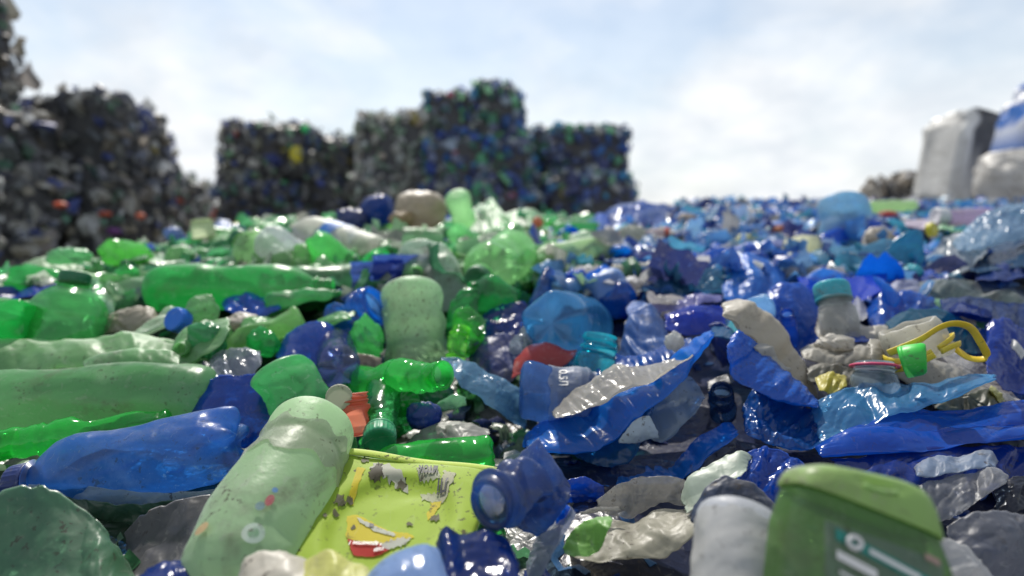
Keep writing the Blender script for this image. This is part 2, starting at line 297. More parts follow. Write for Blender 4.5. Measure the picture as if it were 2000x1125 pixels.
_seed = [100]
def loft(name, label, cat, top, bot, col, mat='film', thick=0.22, relief=0.07, d=None, d2=None, ang=None, spread=0.5, base=3.0, jag=0.012, res=None, group=None, sag=0.0, parent=None, lift=0.0):
    if mat in ('film', 'soft', 'fine') : jag = jag * 1.4
    """a crumpled, closed piece of film or squashed bottle between an upper and a lower edge"""
    _seed[0] += 1; sd_ = _seed[0]
    T = np.asarray(top, float); B = np.asarray(bot, float)
    wpx = max(np.ptp(T[:, 0]), np.ptp(B[:, 0])) + 1; hpx = max(T[:, 1].max(), B[:, 1].max()) - min(T[:, 1].min(), B[:, 1].min()) + 1
    if res is None:
        nu = int(np.clip(max(wpx, hpx) * 0.42, 30, 130)); nv = int(np.clip(min(wpx, hpx) * 0.55, 18, 70))
    else: nu, nv = res
    T = catmull(T, nu); B = catmull(B, nu)
    db = d if d is not None else surf(B[:, 0].mean(), B[:, 1].mean())
    dt_s = surf(T[:, 0].mean(), T[:, 1].mean())
    dt = d2 if d2 is not None else (db * 1.0 + min(max(dt_s - db, 0) * 0.55, db * 0.22))
    db -= lift; dt -= lift
    v = np.linspace(0, 1, nv)[:, None]; u = np.linspace(0, 1, nu)[None, :]
    # ends are pinched a little so the outline is not four-cornered
    px = B[None, :, 0] * (1 - v) + T[None, :, 0] * v; py = B[None, :, 1] * (1 - v) + T[None, :, 1] * v
    szpx = math.sqrt(wpx * hpx)
    edge = 1 - np.minimum(1, 4 * v * (1 - v) * 2.2) * np.minimum(1, 4 * u * (1 - u) * 2.5)
    px = px + edge * jag * szpx * (vn(u * 9, v * 6, 0, sd_) + 0.6 * vn(u * 23, v * 17, 0, sd_ + 2))
    py = py + edge * jag * szpx * (vn(u * 9, v * 6, 5, sd_) + 0.6 * vn(u * 23, v * 17, 5, sd_ + 2))
    dep = db * (1 - v) + dt * v + 0 * u
    P = at(px, py, dep)
    size = szpx * (db + dt) / 2 / FPX
    W = wpx * (db + dt) / 2 / FPX; Hh = hpx * (db + dt) / 2 / FPX
    a = (px - px.mean()) / szpx; b = (py - py.mean()) / szpx
    du = P[:, -1].mean(0) - P[:, 0].mean(0); dv = P[-1].mean(0) - P[0].mean(0)
    n = np.cross(du, dv); n /= np.linalg.norm(n) + 1e-9
    if np.dot(n, P.mean((0, 1)) - CAMP) > 0: n = -n
    env = (np.clip(4 * v * (1 - v), 0, 1) ** 0.55) * (np.clip(4 * u * (1 - u), 0, 1) ** 0.45)
    f = folds(a, b, sd_, 7, base, ang, spread)
    g = folds(a, b, sd_ + 500, 5, base * 0.8, ang, spread)
    mn = min(W, Hh)
    big = vn(a * 1.7, b * 1.7, 0, sd_ + 9) * mn * 0.10
    rb = np.random.default_rng(sd_ + 70)
    for k in range(3):
        q_ = rb.uniform(0, 3.14); big = big + mn * rb.uniform(-.28, .28) * (np.abs(a * math.cos(q_) + b * math.sin(q_) + rb.uniform(-.3, .3)) - .25)
    hgt = f * relief * 1.45 * size + 0.28 * relief * size * folds(a * 2.7, b * 2.7, sd_ + 900, 4, base, ang, spread) + big
    th_ = thick * 0.42; env2 = env ** 1.6
    front = P + n * (hgt * (0.45 + 0.55 * env) + th_ * mn * 0.5 * env2)[..., None]
    k = vn(a * 3, b * 3, 1.5, sd_ + 21)[..., None] * size * relief * 0.8
    dun = du / (np.linalg.norm(du) + 1e-9); dvn = dv / (np.linalg.norm(dv) + 1e-9)
    front = front + dvn * k * env[..., None] * 0.8 + dun * k * 0.4 * env[..., None]
    back = P + n * (hgt * 0.35 * 1.0 + (g * relief * size * 0.6 - th_ * mn * 0.5) * env2 + 0.0)[..., None]
    back[:, [0, -1]] = front[:, [0, -1]]; back[[0, -1]] = front[[0, -1]]
    if sag: front[..., 2] -= sag * mn * (np.abs(2 * u - 1) ** 2); back[..., 2] -= sag * mn * (np.abs(2 * u - 1) ** 2)
    V = front.reshape(-1, 3); F1 = gridfaces(nu, nv)
    idx = np.arange(nu * nv).reshape(nv, nu); bi = idx.copy()
    inner = idx[1:-1, 1:-1]; bi[1:-1, 1:-1] = nu * nv + np.arange(inner.size).reshape(inner.shape)
    V2 = back[1:-1, 1:-1].reshape(-1, 3)
    F2 = bi.ravel()[gridfaces(nu, nv)][:, ::-1]
    VV = np.vstack([V, V2]); FF = np.vstack([F1, F2])
    o = mk(name, VV, FF, mat, parent, col)
    if not parent: tag(o, label, cat, group); note_hero(VV)
    return o

PROF = {
 'soda': [(0, .55), (.012, .78), (.03, .92), (.07, 1), (.36, 1), (.42, .965), (.5, .955), (.58, .965), (.62, 1), (.70, .97), (.78, .82), (.85, .56), (.895, .36), (.905, .345), (.91, .45), (.922, .45), (.927, .35), (.94, .345), (1, .335)],
 'smooth': [(0, .30), (.01, .55), (.03, .80), (.07, .95), (.12, 1), (.3, 1), (.36, .93), (.42, .90), (.48, .94), (.56, 1), (.7, 1), (.79, .86), (.87, .52), (.90, .38), (.905, .36), (.912, .46), (.924, .46), (.93, .36), (1, .35)],
 'long': [(0, .35), (.008, .62), (.03, .88), (.06, .98), (.1, 1), (.20, .97), (.235, .93), (.27, .97), (.36, 1.05), (.6, 1.07), (.78, 1), (.85, .85), (.90, .55), (.93, .36), (.935, .46), (.945, .46), (.95, .36), (1, .35)],
 'wide': [(0, .6), (.03, .92), (.08, 1), (.4, 1), (.55, .96), (.66, .86), (.72, .76), (.74, .72), (.745, .86), (.765, .86), (.775, .73), (1, .72)],
 'jar': [(0, .7), (.03, .95), (.08, 1), (.55, 1), (.68, .93), (.76, .80), (.80, .78), (.81, .90), (.84, .90), (.85, .80), (1, .80)],
 'mouth': [(0, .7), (.06, .95), (.45, 1), (.66, .94), (.76, .80), (.80, .76), (.82, .76), (.84, .90), (.875, .90), (.89, .76), (1, .76)],
 'stub': [(0, .85), (.05, 1), (.5, 1), (.62, .9), (.70, .78), (.72, .74), (.73, .92), (.78, .92), (.80, .76), (1, .75)],
}
def bottle_geo(Lh, r, prof='soda', crush=0.0, flat=0.0, bend=0.0, seed=0, nth=48, nt=84, capped=False, roll=0.0, petal=None, cut=False):
    """local geometry, axis +Z from base (0) to mouth (Lh); x is the squashed direction"""
    p = np.array(PROF[prof]); neck0 = [q[0] for q in PROF[prof] if q[0] > .6 and q[1] <= p[-1, 1] * 1.2][0]
    t = np.unique(np.concatenate([np.linspace(0, .08, 9), np.linspace(.08, neck0, nt - 30), np.linspace(neck0, 1, 22)]))
    rad = np.interp(t, p[:, 0], p[:, 1])
    k = np.array([.25, .5, .25]); rs = rad.copy(); rs[1:-1] = np.convolve(rad, k, 'valid'); body = t < neck0 - .02
    rad = np.where(body, rs, rad)
    th = np.linspace(0, 2 * math.pi, nth, endpoint=False)
    tt, aa = np.meshgrid(t, th, indexing='ij')
    R = rad[:, None] * np.ones_like(aa)
    # screw threads
    nk = tt > neck0 + .012
    R = R + np.where(nk & (prof != 'mouth'), p[-1, 1] * 0.05 * np.clip(np.sin((tt - neck0) / (1 - neck0) * 2 * math.pi * 3 + aa) * 2, -1, 1), 0)
    pet = petal if petal is not None else prof in ('soda', 'long')
    z = tt * Lh
    if pet:
        pk = float(pet) if pet is not True else 1.0
        lob = np.clip(np.cos(5 * aa + 0.5), -1, 1); fade = np.clip(1 - tt / .13, 0, 1)
        R = R * (1 - 0.13 * pk * fade * (1 - lob) * 0.7)
        z = z - fade * 0.14 * pk * r * np.clip(lob, 0, 1) * (R / 1.0)
    wgt = np.clip((neck0 - .06 - tt) / .16, 0, 1) * np.clip(.15 + tt / .12, 0, 1)
    # creases in the wall: cylinder coordinates made periodic by sampling on a circle
    cxx, cyy = np.cos(aa) * 0.8, np.sin(aa) * 0.8; zz = tt * Lh / r * 0.45
    f = folds(cxx + zz * .6, cyy - zz * .5 + 3, seed, 6, 1.5)
    dent = vn(cxx * 1.6, cyy * 1.6, zz * 1.3, seed + 3)
    R = R * (1 + wgt * (crush * 0.42 * f * 0.6 + crush * 0.5 * np.minimum(dent, 0.15) + 0.012 * vn(cxx * 3, cyy * 3, zz * 3, seed)))
    rd = np.random.default_rng(seed + 40); zl = tt * Lh / r
    for k in range(int(2 + crush * 16)):      # flat dents with a folded crease
        t0 = rd.uniform(0, 6.283); z0 = rd.uniform(.05, .85) * Lh / r; dep = rd.uniform(.25, .8) * min(crush * 1.3, .75); slp = rd.uniform(.12, .5)
        c = np.cos(aa - t0 - rd.normal(0, .25) * (zl - z0)); lim = 1 - dep + slp * np.abs(zl - z0)
        q = (c > .12) & (R * c > lim); R = np.where(q, R + (lim / np.maximum(c, .12) - R) * np.clip(wgt * 1.4, 0, 1), R)
    R = np.maximum(R, 0.10)
    bell = wgt * (0.55 + 0.45 * np.sin(tt * 5 + seed))
    X = r * R * np.cos(aa + roll) * (1 - flat * bell); Y = r * R * np.sin(aa + roll) * (1 + 0.4 * flat * bell)
    X = X + bend * r * np.sin(math.pi * np.clip(tt, 0, 1)) ** 1 * 1.0 + crush * .35 * r * vn(0, 0, tt * 3.5, seed + 8) * np.clip(tt * 4, 0, 1)
    Y = Y + crush * .35 * r * vn(7, 0, tt * 3.5, seed + 9) * np.clip(tt * 4, 0, 1)
    G = np.stack([X, Y, z], -1)
    axis_end = G[-1].mean(0)
    rows = [G]
    if not capped:   # lip and inner wall of the mouth
        c = G[-1].mean(0)
        for s_, dz in ((.93, .004), (.80, -.002), (.78, -.10)):
            q = c + (G[-1] - c) * s_; q[:, 2] += dz * Lh; rows.append(q[None])
    G = np.concatenate(rows, 0); nt_ = G.shape[0]
    V = G.reshape(-1, 3); F = gridfaces(nth, nt_, 0, True).tolist()
    if cut is False:
        c0 = G[0].mean(0) + np.array([0, 0, 0.10 * r]); V = np.vstack([V, c0]); ci = len(V) - 1
        F += [[(j + 1) % nth, j, ci] for j in range(nth)]
    if capped:
        V = np.vstack([V, G[-1].mean(0)]); ci = len(V) - 1; b0 = (nt_ - 1) * nth
        F += [[b0 + j, b0 + (j + 1) % nth, ci] for j in range(nth)]
    info = dict(end=axis_end, rn=r * p[-1, 1], neck=neck0, tc=t, th=th, G=G, nbody=len(t))
    return V, F, info
def cap_geo(rc, hc, z0, c=(0, 0), ribs=1.0):
    nth = 72; rows = []
    rib = 1 + 0.025 * ribs * np.sign(np.sin(np.arange(nth) * math.pi / 1.5 + .1))
    th = np.linspace(0, 2 * math.pi, nth, endpoint=False)
    spec = [(.90, 0, 0), (1.0, 0, 0), (1.02, .14, 0), (.985, .17, 0), (.985, .20, 0), (1.0, .24, 1), (1.0, .82, 1), (.98, .92, .5), (.93, .985, 0), (.86, 1.0, 0), (.60, 1.0, 0), (.57, .985, 0), (.1, .985, 0)]
    for s_, z, rb in spec:
        q = rc * s_ * (1 + (rib - 1) * rb)
        rows.append(np.stack([c[0] + q * np.cos(th), c[1] + q * np.sin(th), np.full(nth, z0 + z * hc)], -1))
    G = np.array(rows); V = G.reshape(-1, 3); F = gridfaces(nth, len(rows), 0, True).tolist()
    V = np.vstack([V, [[c[0], c[1], z0 + hc * .985]]]); b0 = (len(rows) - 1) * nth
    F += [[b0 + j, b0 + (j + 1) % nth, len(V) - 1] for j in range(nth)]
    return V, F
def frame(PA, PB, up=(0, 0, 1)):
    zz = PB - PA; Lh = np.linalg.norm(zz); zz = zz / Lh
    u = np.array(up, float); x = u - zz * np.dot(u, zz)
    if np.linalg.norm(x) < .2: u = np.array([0, -1., 0.3]); x = u - zz * np.dot(u, zz)
    x /= np.linalg.norm(x); y = np.cross(zz, x)
    return np.stack([x, y, zz], 0), Lh
def bottle(name, label, cat, A, B, w, col, mat='bottle', prof='soda', crush=.15, flat=0.0, bend=0.0, cap=None, capname='cap', roll=0.0, dA=None, dB=None, wrap=None, group=None, petal=None, capscale=1.0, ring=None, tilt=None, cut=False, up=(0, 0, 1), wa=True):
    _seed[0] += 1; s = _seed[0]
    dA = dA if dA is not None else surf(*A)
    dB = dB if dB is not None else float(np.clip(surf(*B), dA * .72, dA * 1.3))
    PA, PB = at(A[0], A[1], dA), at(B[0], B[1], dB)
    r = w * .5 * ((dA + dB) / 2 if wa is False else dA) / FPX
    R, Lh = frame(PA, PB, up)
    big = w > 90; crush = crush * 1.9
    V, F, inf = bottle_geo(Lh, r, prof, crush, flat, bend, s, 64 if big else 36, 110 if big else 60, cap is not None, roll, petal, cut)
    W = V @ R + PA
    if cap is None and wrap is None and ring is None:
        o = mk(name, W, F, mat, None, col); tag(o, label, cat, group); note_hero(W); return o
    root = empty(name, PA); tag(root, label, cat, group); note_hero(W)
    mk('body', W, F, mat, root, col)
    if cap is not None:
        rc = inf['rn'] * 1.16 * capscale; hc = Lh * (1 - inf['neck']) * .78 if Lh * (1 - inf['neck']) < rc * 1.6 else rc * 1.15
        hc = max(hc, rc * .75)
        e = inf['end']
        CV, CF = cap_geo(rc, hc, e[2] - hc * .86, (e[0], e[1]))
        mk(capname, CV @ R + PA, CF, 'opaque', root, cap)
    if ring is not None:
        rc = inf['rn'] * 1.22; e = inf['end']; nth = 40; th = np.linspace(0, 2 * math.pi, nth, endpoint=False)
        rows = []
        for q in np.linspace(0, 2 * math.pi, 9)[:-1]:
            rr_ = rc + rc * .07 * math.cos(q); rows.append(np.stack([e[0] + rr_ * np.cos(th), e[1] + rr_ * np.sin(th), np.full(nth, e[2] - Lh * .10 + rc * .07 * math.sin(q))], -1))
        G = np.array(rows); FF = gridfaces(nth, 8, 0, True).tolist(); FF += [[7 * nth + j, 7 * nth + (j + 1) % nth, (j + 1) % nth, j] for j in range(nth)]
        mk('neck_ring', G.reshape(-1, 3) @ R + PA, FF, 'opaque', root, ring)
    if wrap is not None:      # (t0, t1, colour, material)  printed sleeve round the body
        t0, t1, wc, wm = wrap[:4]; G = inf['G'][:inf['nbody']]; tcv = inf['tc']
        sel = np.where((tcv >= t0) & (tcv <= t1))[0]; g = G[sel]
        c = g.mean(1, keepdims=True); nrm = (g - c); ln = np.linalg.norm(nrm, axis=2, keepdims=True)
        nth = g.shape[1]; f = folds(np.cos(inf['th'])[None, :] + tcv[sel][:, None] * 6, np.sin(inf['th'])[None, :] + 0 * tcv[sel][:, None], s + 77, 6, 2.5)
        g2 = g + nrm / ln * (r * .022 + r * .018 * (f[..., None] + 1))
        jagz = (vn(np.cos(inf['th']) * 4, np.sin(inf['th']) * 4, 0, s + 5)) * Lh * (wrap[4] if len(wrap) > 4 else .02)
        ramp = np.linspace(-1, 1, len(sel))[:, None]; g2[..., 2] += jagz[None, :] * np.clip(np.abs(ramp) ** 3, 0, 1)
        mk('wrapper', g2.reshape(-1, 3) @ R + PA, gridfaces(nth, len(sel), 0, True), wm, root, wc)
    return root, R, PA, Lh, r, inf

# ------------------------------------------------------------------ colours
def C(r, g, b, a=0.0): return (r, g, b, a)
G1 = C(.02, .46, .10, .28); G2 = C(.05, .50, .12, .25); GD = C(.008, .20, .06, .22); GS = C(.13, .40, .15, .15); GP = C(.34, .60, .32, .15)
GL = C(.22, .58, .18, .25); MINT = C(.50, .68, .56, .25)
B1 = C(.006, .035, .42, .15); B2 = C(.01, .09, .50, .25); B3 = C(.04, .20, .56, .2); BD = C(.004, .012, .16, .1); BP = C(.20, .38, .66, .15); VI = C(.03, .05, .38, .1)
TQ = C(.01, .40, .55, .35); TL = C(.01, .22, .36, .2); LB = C(.12, .38, .68, .15)
WH = C(.66, .66, .62, .1); GY = C(.36, .35, .32, .1); BG = C(.46, .41, .32, 0); CL = C(.55, .62, .68, .45)
CAPG = C(.005, .13, .055); CAPB = C(.02, .02, .12)

# ------------------------------------------------------------------ more builders
def blob(name, label, cat, cx, cy, wpx, hpx, dfac, col, mat='soft', d=None, sq=1.0, relief=.17, base=2.8, rotz=0.0, tilt=0.0, group=None, colfn=None, parent=None, res=(64, 40), lean=0.0):
    """closed lump (bag, wad, sack): rounded box or ball with folds"""
    _seed[0] += 1; s = _seed[0]
    d = d if d is not None else surf(cx, cy + hpx * .35)
    P0 = at(cx, cy, d); a, c = wpx * .5 * d / FPX, hpx * .5 * d / FPX; b = a * dfac
    nu, nv = res
    th = np.linspace(0, 2 * math.pi, nu, endpoint=False)[None, :]; ph = np.linspace(-math.pi / 2, math.pi / 2, nv)[:, None]
    sg = lambda x, e: np.sign(x) * np.abs(x) ** e
    X = sg(np.cos(ph), sq) * sg(np.cos(th), sq); Y = sg(np.cos(ph), sq) * sg(np.sin(th), sq); Z = sg(np.sin(ph), sq) + 0 * th
    f = folds(X + .6 * Z, Y - .5 * Z + X * .3, s, 7, base); g = vn(X * 1.7 + s, Y * 1.7, Z * 1.7, s)
    k = 1 + relief * f + relief * 1.1 * g
    X, Y, Z = X * k * a, Y * k * b, Z * k * c
    X = X + lean * Z
    cr, sr = math.cos(rotz), math.sin(rotz); X, Y = X * cr - Y * sr, X * sr + Y * cr
    ct, st = math.cos(tilt), math.sin(tilt); X, Z = X * ct + Z * st, -X * st + Z * ct
    V = np.stack([X, Y, Z], -1).reshape(-1, 3) + P0
    F = gridfaces(nu, nv, 0, True).tolist()
    attr = None
    if colfn is not None:
        attr = colfn(np.broadcast_to(th, Z.shape).ravel(), np.broadcast_to(ph, Z.shape).ravel(), (V - P0) / [a, b, c], s)
    o = mk(name, V, F, mat, parent, col, attr=attr)
    if not parent: tag(o, label, cat, group); note_hero(V)
    return o
def sweep(pts, rx, ry, closed=False, n=160, ns=14, twist=0.0, up=(0, 0, 1)):
    P = np.asarray(pts, float)
    if closed: P = np.vstack([P, P[:1]])
    t = np.linspace(0, len(P) - 1, n); k = np.clip(np.floor(t).astype(int), 0, len(P) - 2); f = (t - k)[:, None]
    if closed: Q = np.vstack([P[-2], P, P[1]])
    else: Q = np.vstack([2 * P[0] - P[1], P, 2 * P[-1] - P[-2]])
    p0, p1, p2, p3 = Q[k], Q[k + 1], Q[k + 2], Q[k + 3]
    c = 0.5 * (2 * p1 + (p2 - p0) * f + (2 * p0 - 5 * p1 + 4 * p2 - p3) * f * f + (3 * p1 - p0 - 3 * p2 + p3) * f ** 3)
    T = np.gradient(c, axis=0); T /= np.linalg.norm(T, axis=1, keepdims=True) + 1e-9
    u = np.array(up, float); X = u - T * (T @ u)[:, None]; X /= np.linalg.norm(X, axis=1, keepdims=True) + 1e-9; Y = np.cross(T, X)
    a = np.linspace(0, 2 * math.pi, ns, endpoint=False)
    tw = twist * np.linspace(0, 1, n)[:, None]
    ca, sa = np.cos(a)[None, :] * rx, np.sin(a)[None, :] * ry
    x2, y2 = ca * np.cos(tw) - sa * np.sin(tw), ca * np.sin(tw) + sa * np.cos(tw)
    V = c[:, None, :] + X[:, None, :] * x2[..., None] + Y[:, None, :] * y2[..., None]
    F = gridfaces(ns, n, 0, True).tolist() + [list(range(ns))[::-1], [(n - 1) * ns + j for j in range(ns)]]
    return V.reshape(-1, 3), F

# ------------------------------------------------------------------ the yard, the core of the heap, loose scraps
g = 400.0
xs = np.concatenate([-np.geomspace(g, 8, 14), np.linspace(-6, 6, 40), np.geomspace(8, g, 14)])
ys = np.concatenate([-np.geomspace(g, 8, 8), np.linspace(-6, 14, 60), np.geomspace(16, g, 14)])
XX, YY = np.meshgrid(xs, ys); ZZ = 0.03 * vn(XX * .7, YY * .7, 0, 1) * (np.abs(XX) < 30)
V = np.stack([XX, YY, ZZ], -1).reshape(-1, 3)
tag(mk('ground', V, gridfaces(len(xs), len(ys)), 'ground', None, None, origin=(0, 0, 0)), 'trodden brown earth of the recycling yard', None, kind='structure')

xs = np.linspace(-4.6, 4.6, 240); ys = np.concatenate([np.linspace(-1.6, .2, 30), np.linspace(.22, 1.4, 110), np.linspace(1.42, 5.6, 120)])
XX, YY = np.meshgrid(xs, ys)
ZZ = H(XX, YY) - 0.055 - 0.02 * np.clip(YY - 1, 0, 1) + 0.018 * vn(XX * 14, YY * 14, 0, 5) + 0.01 * folds(XX * 3, YY * 3, 5, 5, 3)
ZZ = np.maximum(ZZ, -0.1)
U = XX / np.maximum(YY, .25)
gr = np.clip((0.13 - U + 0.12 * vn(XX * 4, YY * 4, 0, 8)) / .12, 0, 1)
cols = np.zeros(XX.shape + (4,)); cols[..., 0] = .010; cols[..., 1] = .018 + .035 * gr; cols[..., 2] = .05 * (1 - gr) + .02  # near-black tint paints the shade of the gaps into the core
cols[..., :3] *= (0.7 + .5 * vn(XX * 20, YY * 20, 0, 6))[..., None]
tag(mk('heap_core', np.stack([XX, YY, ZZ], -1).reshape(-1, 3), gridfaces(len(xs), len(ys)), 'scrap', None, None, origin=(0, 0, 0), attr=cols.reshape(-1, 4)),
    'packed plastic waste deep in the heap, coloured dark for the shaded gaps', None, kind='structure')

PAL_G = [(.03, .42, .10), (.05, .36, .10), (.2, .5, .2), (.35, .55, .33), (.01, .18, .06), (.16, .38, .17), (.42, .5, .38), (.008, .04, .35), (.3, .3, .25)]
PAL_B = [(.004, .06, .40), (.008, .12, .52), (.03, .20, .58), (.08, .25, .55), (.16, .3, .58), (.003, .012, .14), (.01, .09, .42), (.3, .3, .3), (.02, .26, .5), (.01, .2, .35), (.5, .5, .52)]
def scraps():
    r = np.random.default_rng(5); Vs, Fs, Cs = [], [], []; off = 0
    m = 6; aa, bb = np.meshgrid(np.linspace(-.5, .5, m), np.linspace(-.5, .5, m))
    for k in range(17000):
        y = 0.2 + 3.6 * r.random() ** 1.25 if k < 10500 else r.uniform(.75, 2.9); x = (r.random() * 2 - 1) * (0.35 + 1.15 * y)
        u = x / y; green = u < 0.10 + r.normal(0, .05)
        pal = PAL_G if green else PAL_B
        c = np.array(pal[r.integers(len(pal))]) * r.uniform(.5, 1.05) * (.5 if y < .75 else 1.15)  # near flakes darkened in colour, painting the shade between the pieces
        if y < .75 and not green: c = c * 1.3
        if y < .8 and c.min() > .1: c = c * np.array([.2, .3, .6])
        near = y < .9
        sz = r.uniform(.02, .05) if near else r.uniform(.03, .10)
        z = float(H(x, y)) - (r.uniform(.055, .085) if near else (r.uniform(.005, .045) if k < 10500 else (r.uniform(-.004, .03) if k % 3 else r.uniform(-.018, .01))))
        
        ax, ay = sz, sz * r.uniform(.35, .9)
        cu = r.uniform(-1.6, 1.6); ph = r.uniform(0, 6)
        X = aa * ax; Y = bb * ay; Z = sz * (.35 * cu * (aa * aa) + .10 * np.sin(aa * 9 + ph) + .08 * np.sin(bb * 11 + ph * 2) + r.normal(0, .035, (m, m)))
        P = np.stack([X, Y, Z], -1).reshape(-1, 3)
        e = Matrix.Rotation(r.uniform(0, 6.28), 3, 'Z') @ Matrix.Rotation(r.normal(0, .55), 3, 'X') @ Matrix.Rotation(r.normal(0, .5), 3, 'Y')
        P = P @ np.array(e).T + [x, y, z]
        Vs.append(P); Fs.append(gridfaces(m, m, off)); off += m * m
        Cs.append(np.tile(np.append(c, .12), (m * m, 1)))
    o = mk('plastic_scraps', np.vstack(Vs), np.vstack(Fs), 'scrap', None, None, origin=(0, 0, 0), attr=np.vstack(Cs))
    tag(o, 'countless small green and blue plastic flakes packed between the bottles', 'plastic scraps', kind='stuff')
scraps()

# ------------------------------------------------------------------ bales of pressed bottles
PAL_GREY = [(.10, .10, .11), (.16, .16, .16), (.22, .21, .19), (.06, .07, .10), (.30, .29, .27), (.12, .13, .17), (.05, .05, .05), (.20, .18, .14), (.38, .38, .37), (.05, .13, .09), (.17, .15, .14), (.04, .06, .2), (.14, .12, .10), (.08, .09, .10)]
PAL_MIX = [(.12, .13, .12), (.20, .20, .18), (.05, .09, .20), (.10, .20, .12), (.28, .27, .24), (.06, .06, .08), (.03, .05, .2), (.18, .18, .13), (.05, .05, .05), (.15, .15, .16)]
PAL_PALE = [(.32, .33, .28), (.24, .28, .23), (.40, .39, .35), (.16, .24, .17), (.30, .25, .20), (.20, .20, .20), (.10, .13, .12), (.34, .36, .34)]
PAL_BLUE = [(.015, .05, .26), (.02, .09, .30), (.04, .07, .2), (.06, .24, .13), (.10, .30, .14), (.18, .22, .28), (.02, .03, .10), (.03, .04, .12), (.26, .28, .26), (.02, .14, .28), (.12, .14, .22), (.10, .16, .14), (.14, .16, .2), (.03, .10, .08)]
def bale(x0, x1, y0, y1, d, pal, label, group, rotz=0.0, dep=None, seedk=0, taper=0.0, rough=1.0, accents=(), foot=False):
    _seed[0] += 1; s = _seed[0]; r = np.random.default_rng(s)
    Pb = at((x0 + x1) / 2, y1, d); Pt = at((x0 + x1) / 2, y0, d); D = dep or (.9 if x1 - x0 > 150 else .7)
    x0 -= 7; x1 += 5; Pt = at((x0 + x1) / 2, y0 - 9, d)
    X0 = (x0 - CX) * (d + (D if x0 > CX else 0)) / FPX; X1 = (x1 - CX) * (d + (D if x1 < CX else 0)) / FPX
    if x1 < CX: X0 = min(X0, X1 - .75)
    if x0 > CX: X1 = max(X1, X0 + .65)
    W = X1 - X0; Pb[0] = (X0 + X1) / 2; zt = Pt[2]; zb = 0.0 if foot else Pb[2]; Hh = zt - zb
    root = empty('waste_bale', (Pb[0], Pb[1] + D / 2, zb)); tag(root, label, 'bale', group)
    o = np.array(root.location)
    n = 16; Vs, Fs, Cs = [], [], []; off = 0
    # dark lumpy core
    q = np.linspace(-1, 1, n)
    for ax in range(3):
        for sg_ in (-1, 1):
            A_, B_ = np.meshgrid(q, q); P = np.zeros((n, n, 3)); P[..., ax] = sg_; P[..., (ax + 1) % 3] = A_; P[..., (ax + 2) % 3] = B_ * sg_
            l4 = (np.abs(P) ** 12).sum(-1) ** (1 / 12); P = P / l4[..., None]
            Vs.append((P * .95).reshape(-1, 3)); Fs += gridfaces(n, n, off).tolist(); off += n * n
            Cs.append(np.tile([.06, .062, .07, 0], (n * n, 1)))
    # squashed bottle ends and sides, packed over the faces
    dims = np.array([W, D, Hh]) / 2
    m = 7; area = 4 * (W * Hh * 2 + D * Hh * 2 + W * D)
    nsh = int(min(900, 130 * area / 4))
    base = np.array([[0, 0, 1.], [.85, .35, .25], [-.1, .8, .3], [-.8, .2, .2], [-.45, -.75, .3], [.5, -.7, .2], [1.05, 0, -.3], [.3, 1, -.35], [-.9, .65, -.3], [-.85, -.6, -.4], [.35, -1, -.3]])
    bf = [[0, 1, 2], [0, 2, 3], [0, 3, 4], [0, 4, 5], [0, 5, 1], [1, 6, 7], [1, 7, 2], [2, 7, 8], [2, 8, 3], [3, 8, 9], [3, 9, 4], [4, 9, 10], [4, 10, 5], [5, 10, 6], [5, 6, 1]]
    ctr = [] 
    for k in range(nsh):
        f = r.choice(5, p=np.array([W * Hh, W * Hh * .6, D * Hh, D * Hh, W * D]) / (W * Hh * 1.6 + D * Hh * 2 + W * D))
        a, b = r.uniform(-1, 1, 2)
        nrm = [(0, -1, 0), (0, 1, 0), (-1, 0, 0), (1, 0, 0), (0, 0, 1)][f]
        nrm = np.array(nrm, float); p = nrm.copy()
        fr = [i for i in range(3) if nrm[i] == 0]; p[fr[0]] = a; p[fr[1]] = b
        p = p / ((np.abs(p) ** 12).sum() ** (1 / 12))
        P0 = p * dims
        sz = r.uniform(.028, .06) * rough * (1.7 if r.random() < .2 else 1); st = r.uniform(.35, .9)
        B = base * [sz, sz * st, sz * r.uniform(.3, .8)] + r.normal(0, sz * .16, (11, 3))
        zz = nrm + r.normal(0, .35, 3); zz /= np.linalg.norm(zz); xx = np.cross(zz, r.normal(0, 1, 3)); xx /= np.linalg.norm(xx); yy = np.cross(zz, xx)
        B = B @ np.stack([xx, yy, zz]) + P0 + nrm * (r.uniform(-.02, .035) + (.05 if r.random() < .08 else 0)) * rough
        c = np.clip(np.array(pal[r.integers(len(pal))]) * r.uniform(1.2, 2.1) * (1 + .45 * float(vn(P0[0] * 4, P0[1] * 4, P0[2] * 4, s))), 0, .6)
        if r.random() < .012: c = np.array([(.45, .08, .04), (.4, .32, .05), (.05, .35, .14), (.5, .5, .5)][r.integers(4)])
        Vs.append(B / dims); Fs += (np.array(bf) + off).tolist(); off += 11; Cs.append(np.tile(np.append(c, .05), (11, 1)))
    V = np.vstack(Vs) * dims
    lump = 1 + .045 * np.stack([vn(V[:, 0] * 2.2 + k, V[:, 1] * 2.2, V[:, 2] * 2.2, s + k) for k in range(3)], -1)
    V = V * lump
    V[:, 2] += (.09 * Hh * vn(V[:, 0] * 2.3, V[:, 1] * 2.3, 0, s) + .05 * Hh * vn(V[:, 0] * 8, V[:, 1] * 8, 0, s + 2)) * np.clip(V[:, 2] / dims[2], 0, 1)
    V[:, 0] *= 1 - taper * (V[:, 2] / dims[2])
    cr, sr = math.cos(rotz), math.sin(rotz); V = np.stack([V[:, 0] * cr - V[:, 1] * sr, V[:, 0] * sr + V[:, 1] * cr, V[:, 2]], -1)
    V += o + [0, 0, Hh / 2]
    mk('pressed_bottles', V, Fs, 'bale', root, None, smooth=False, attr=np.vstack(Cs))
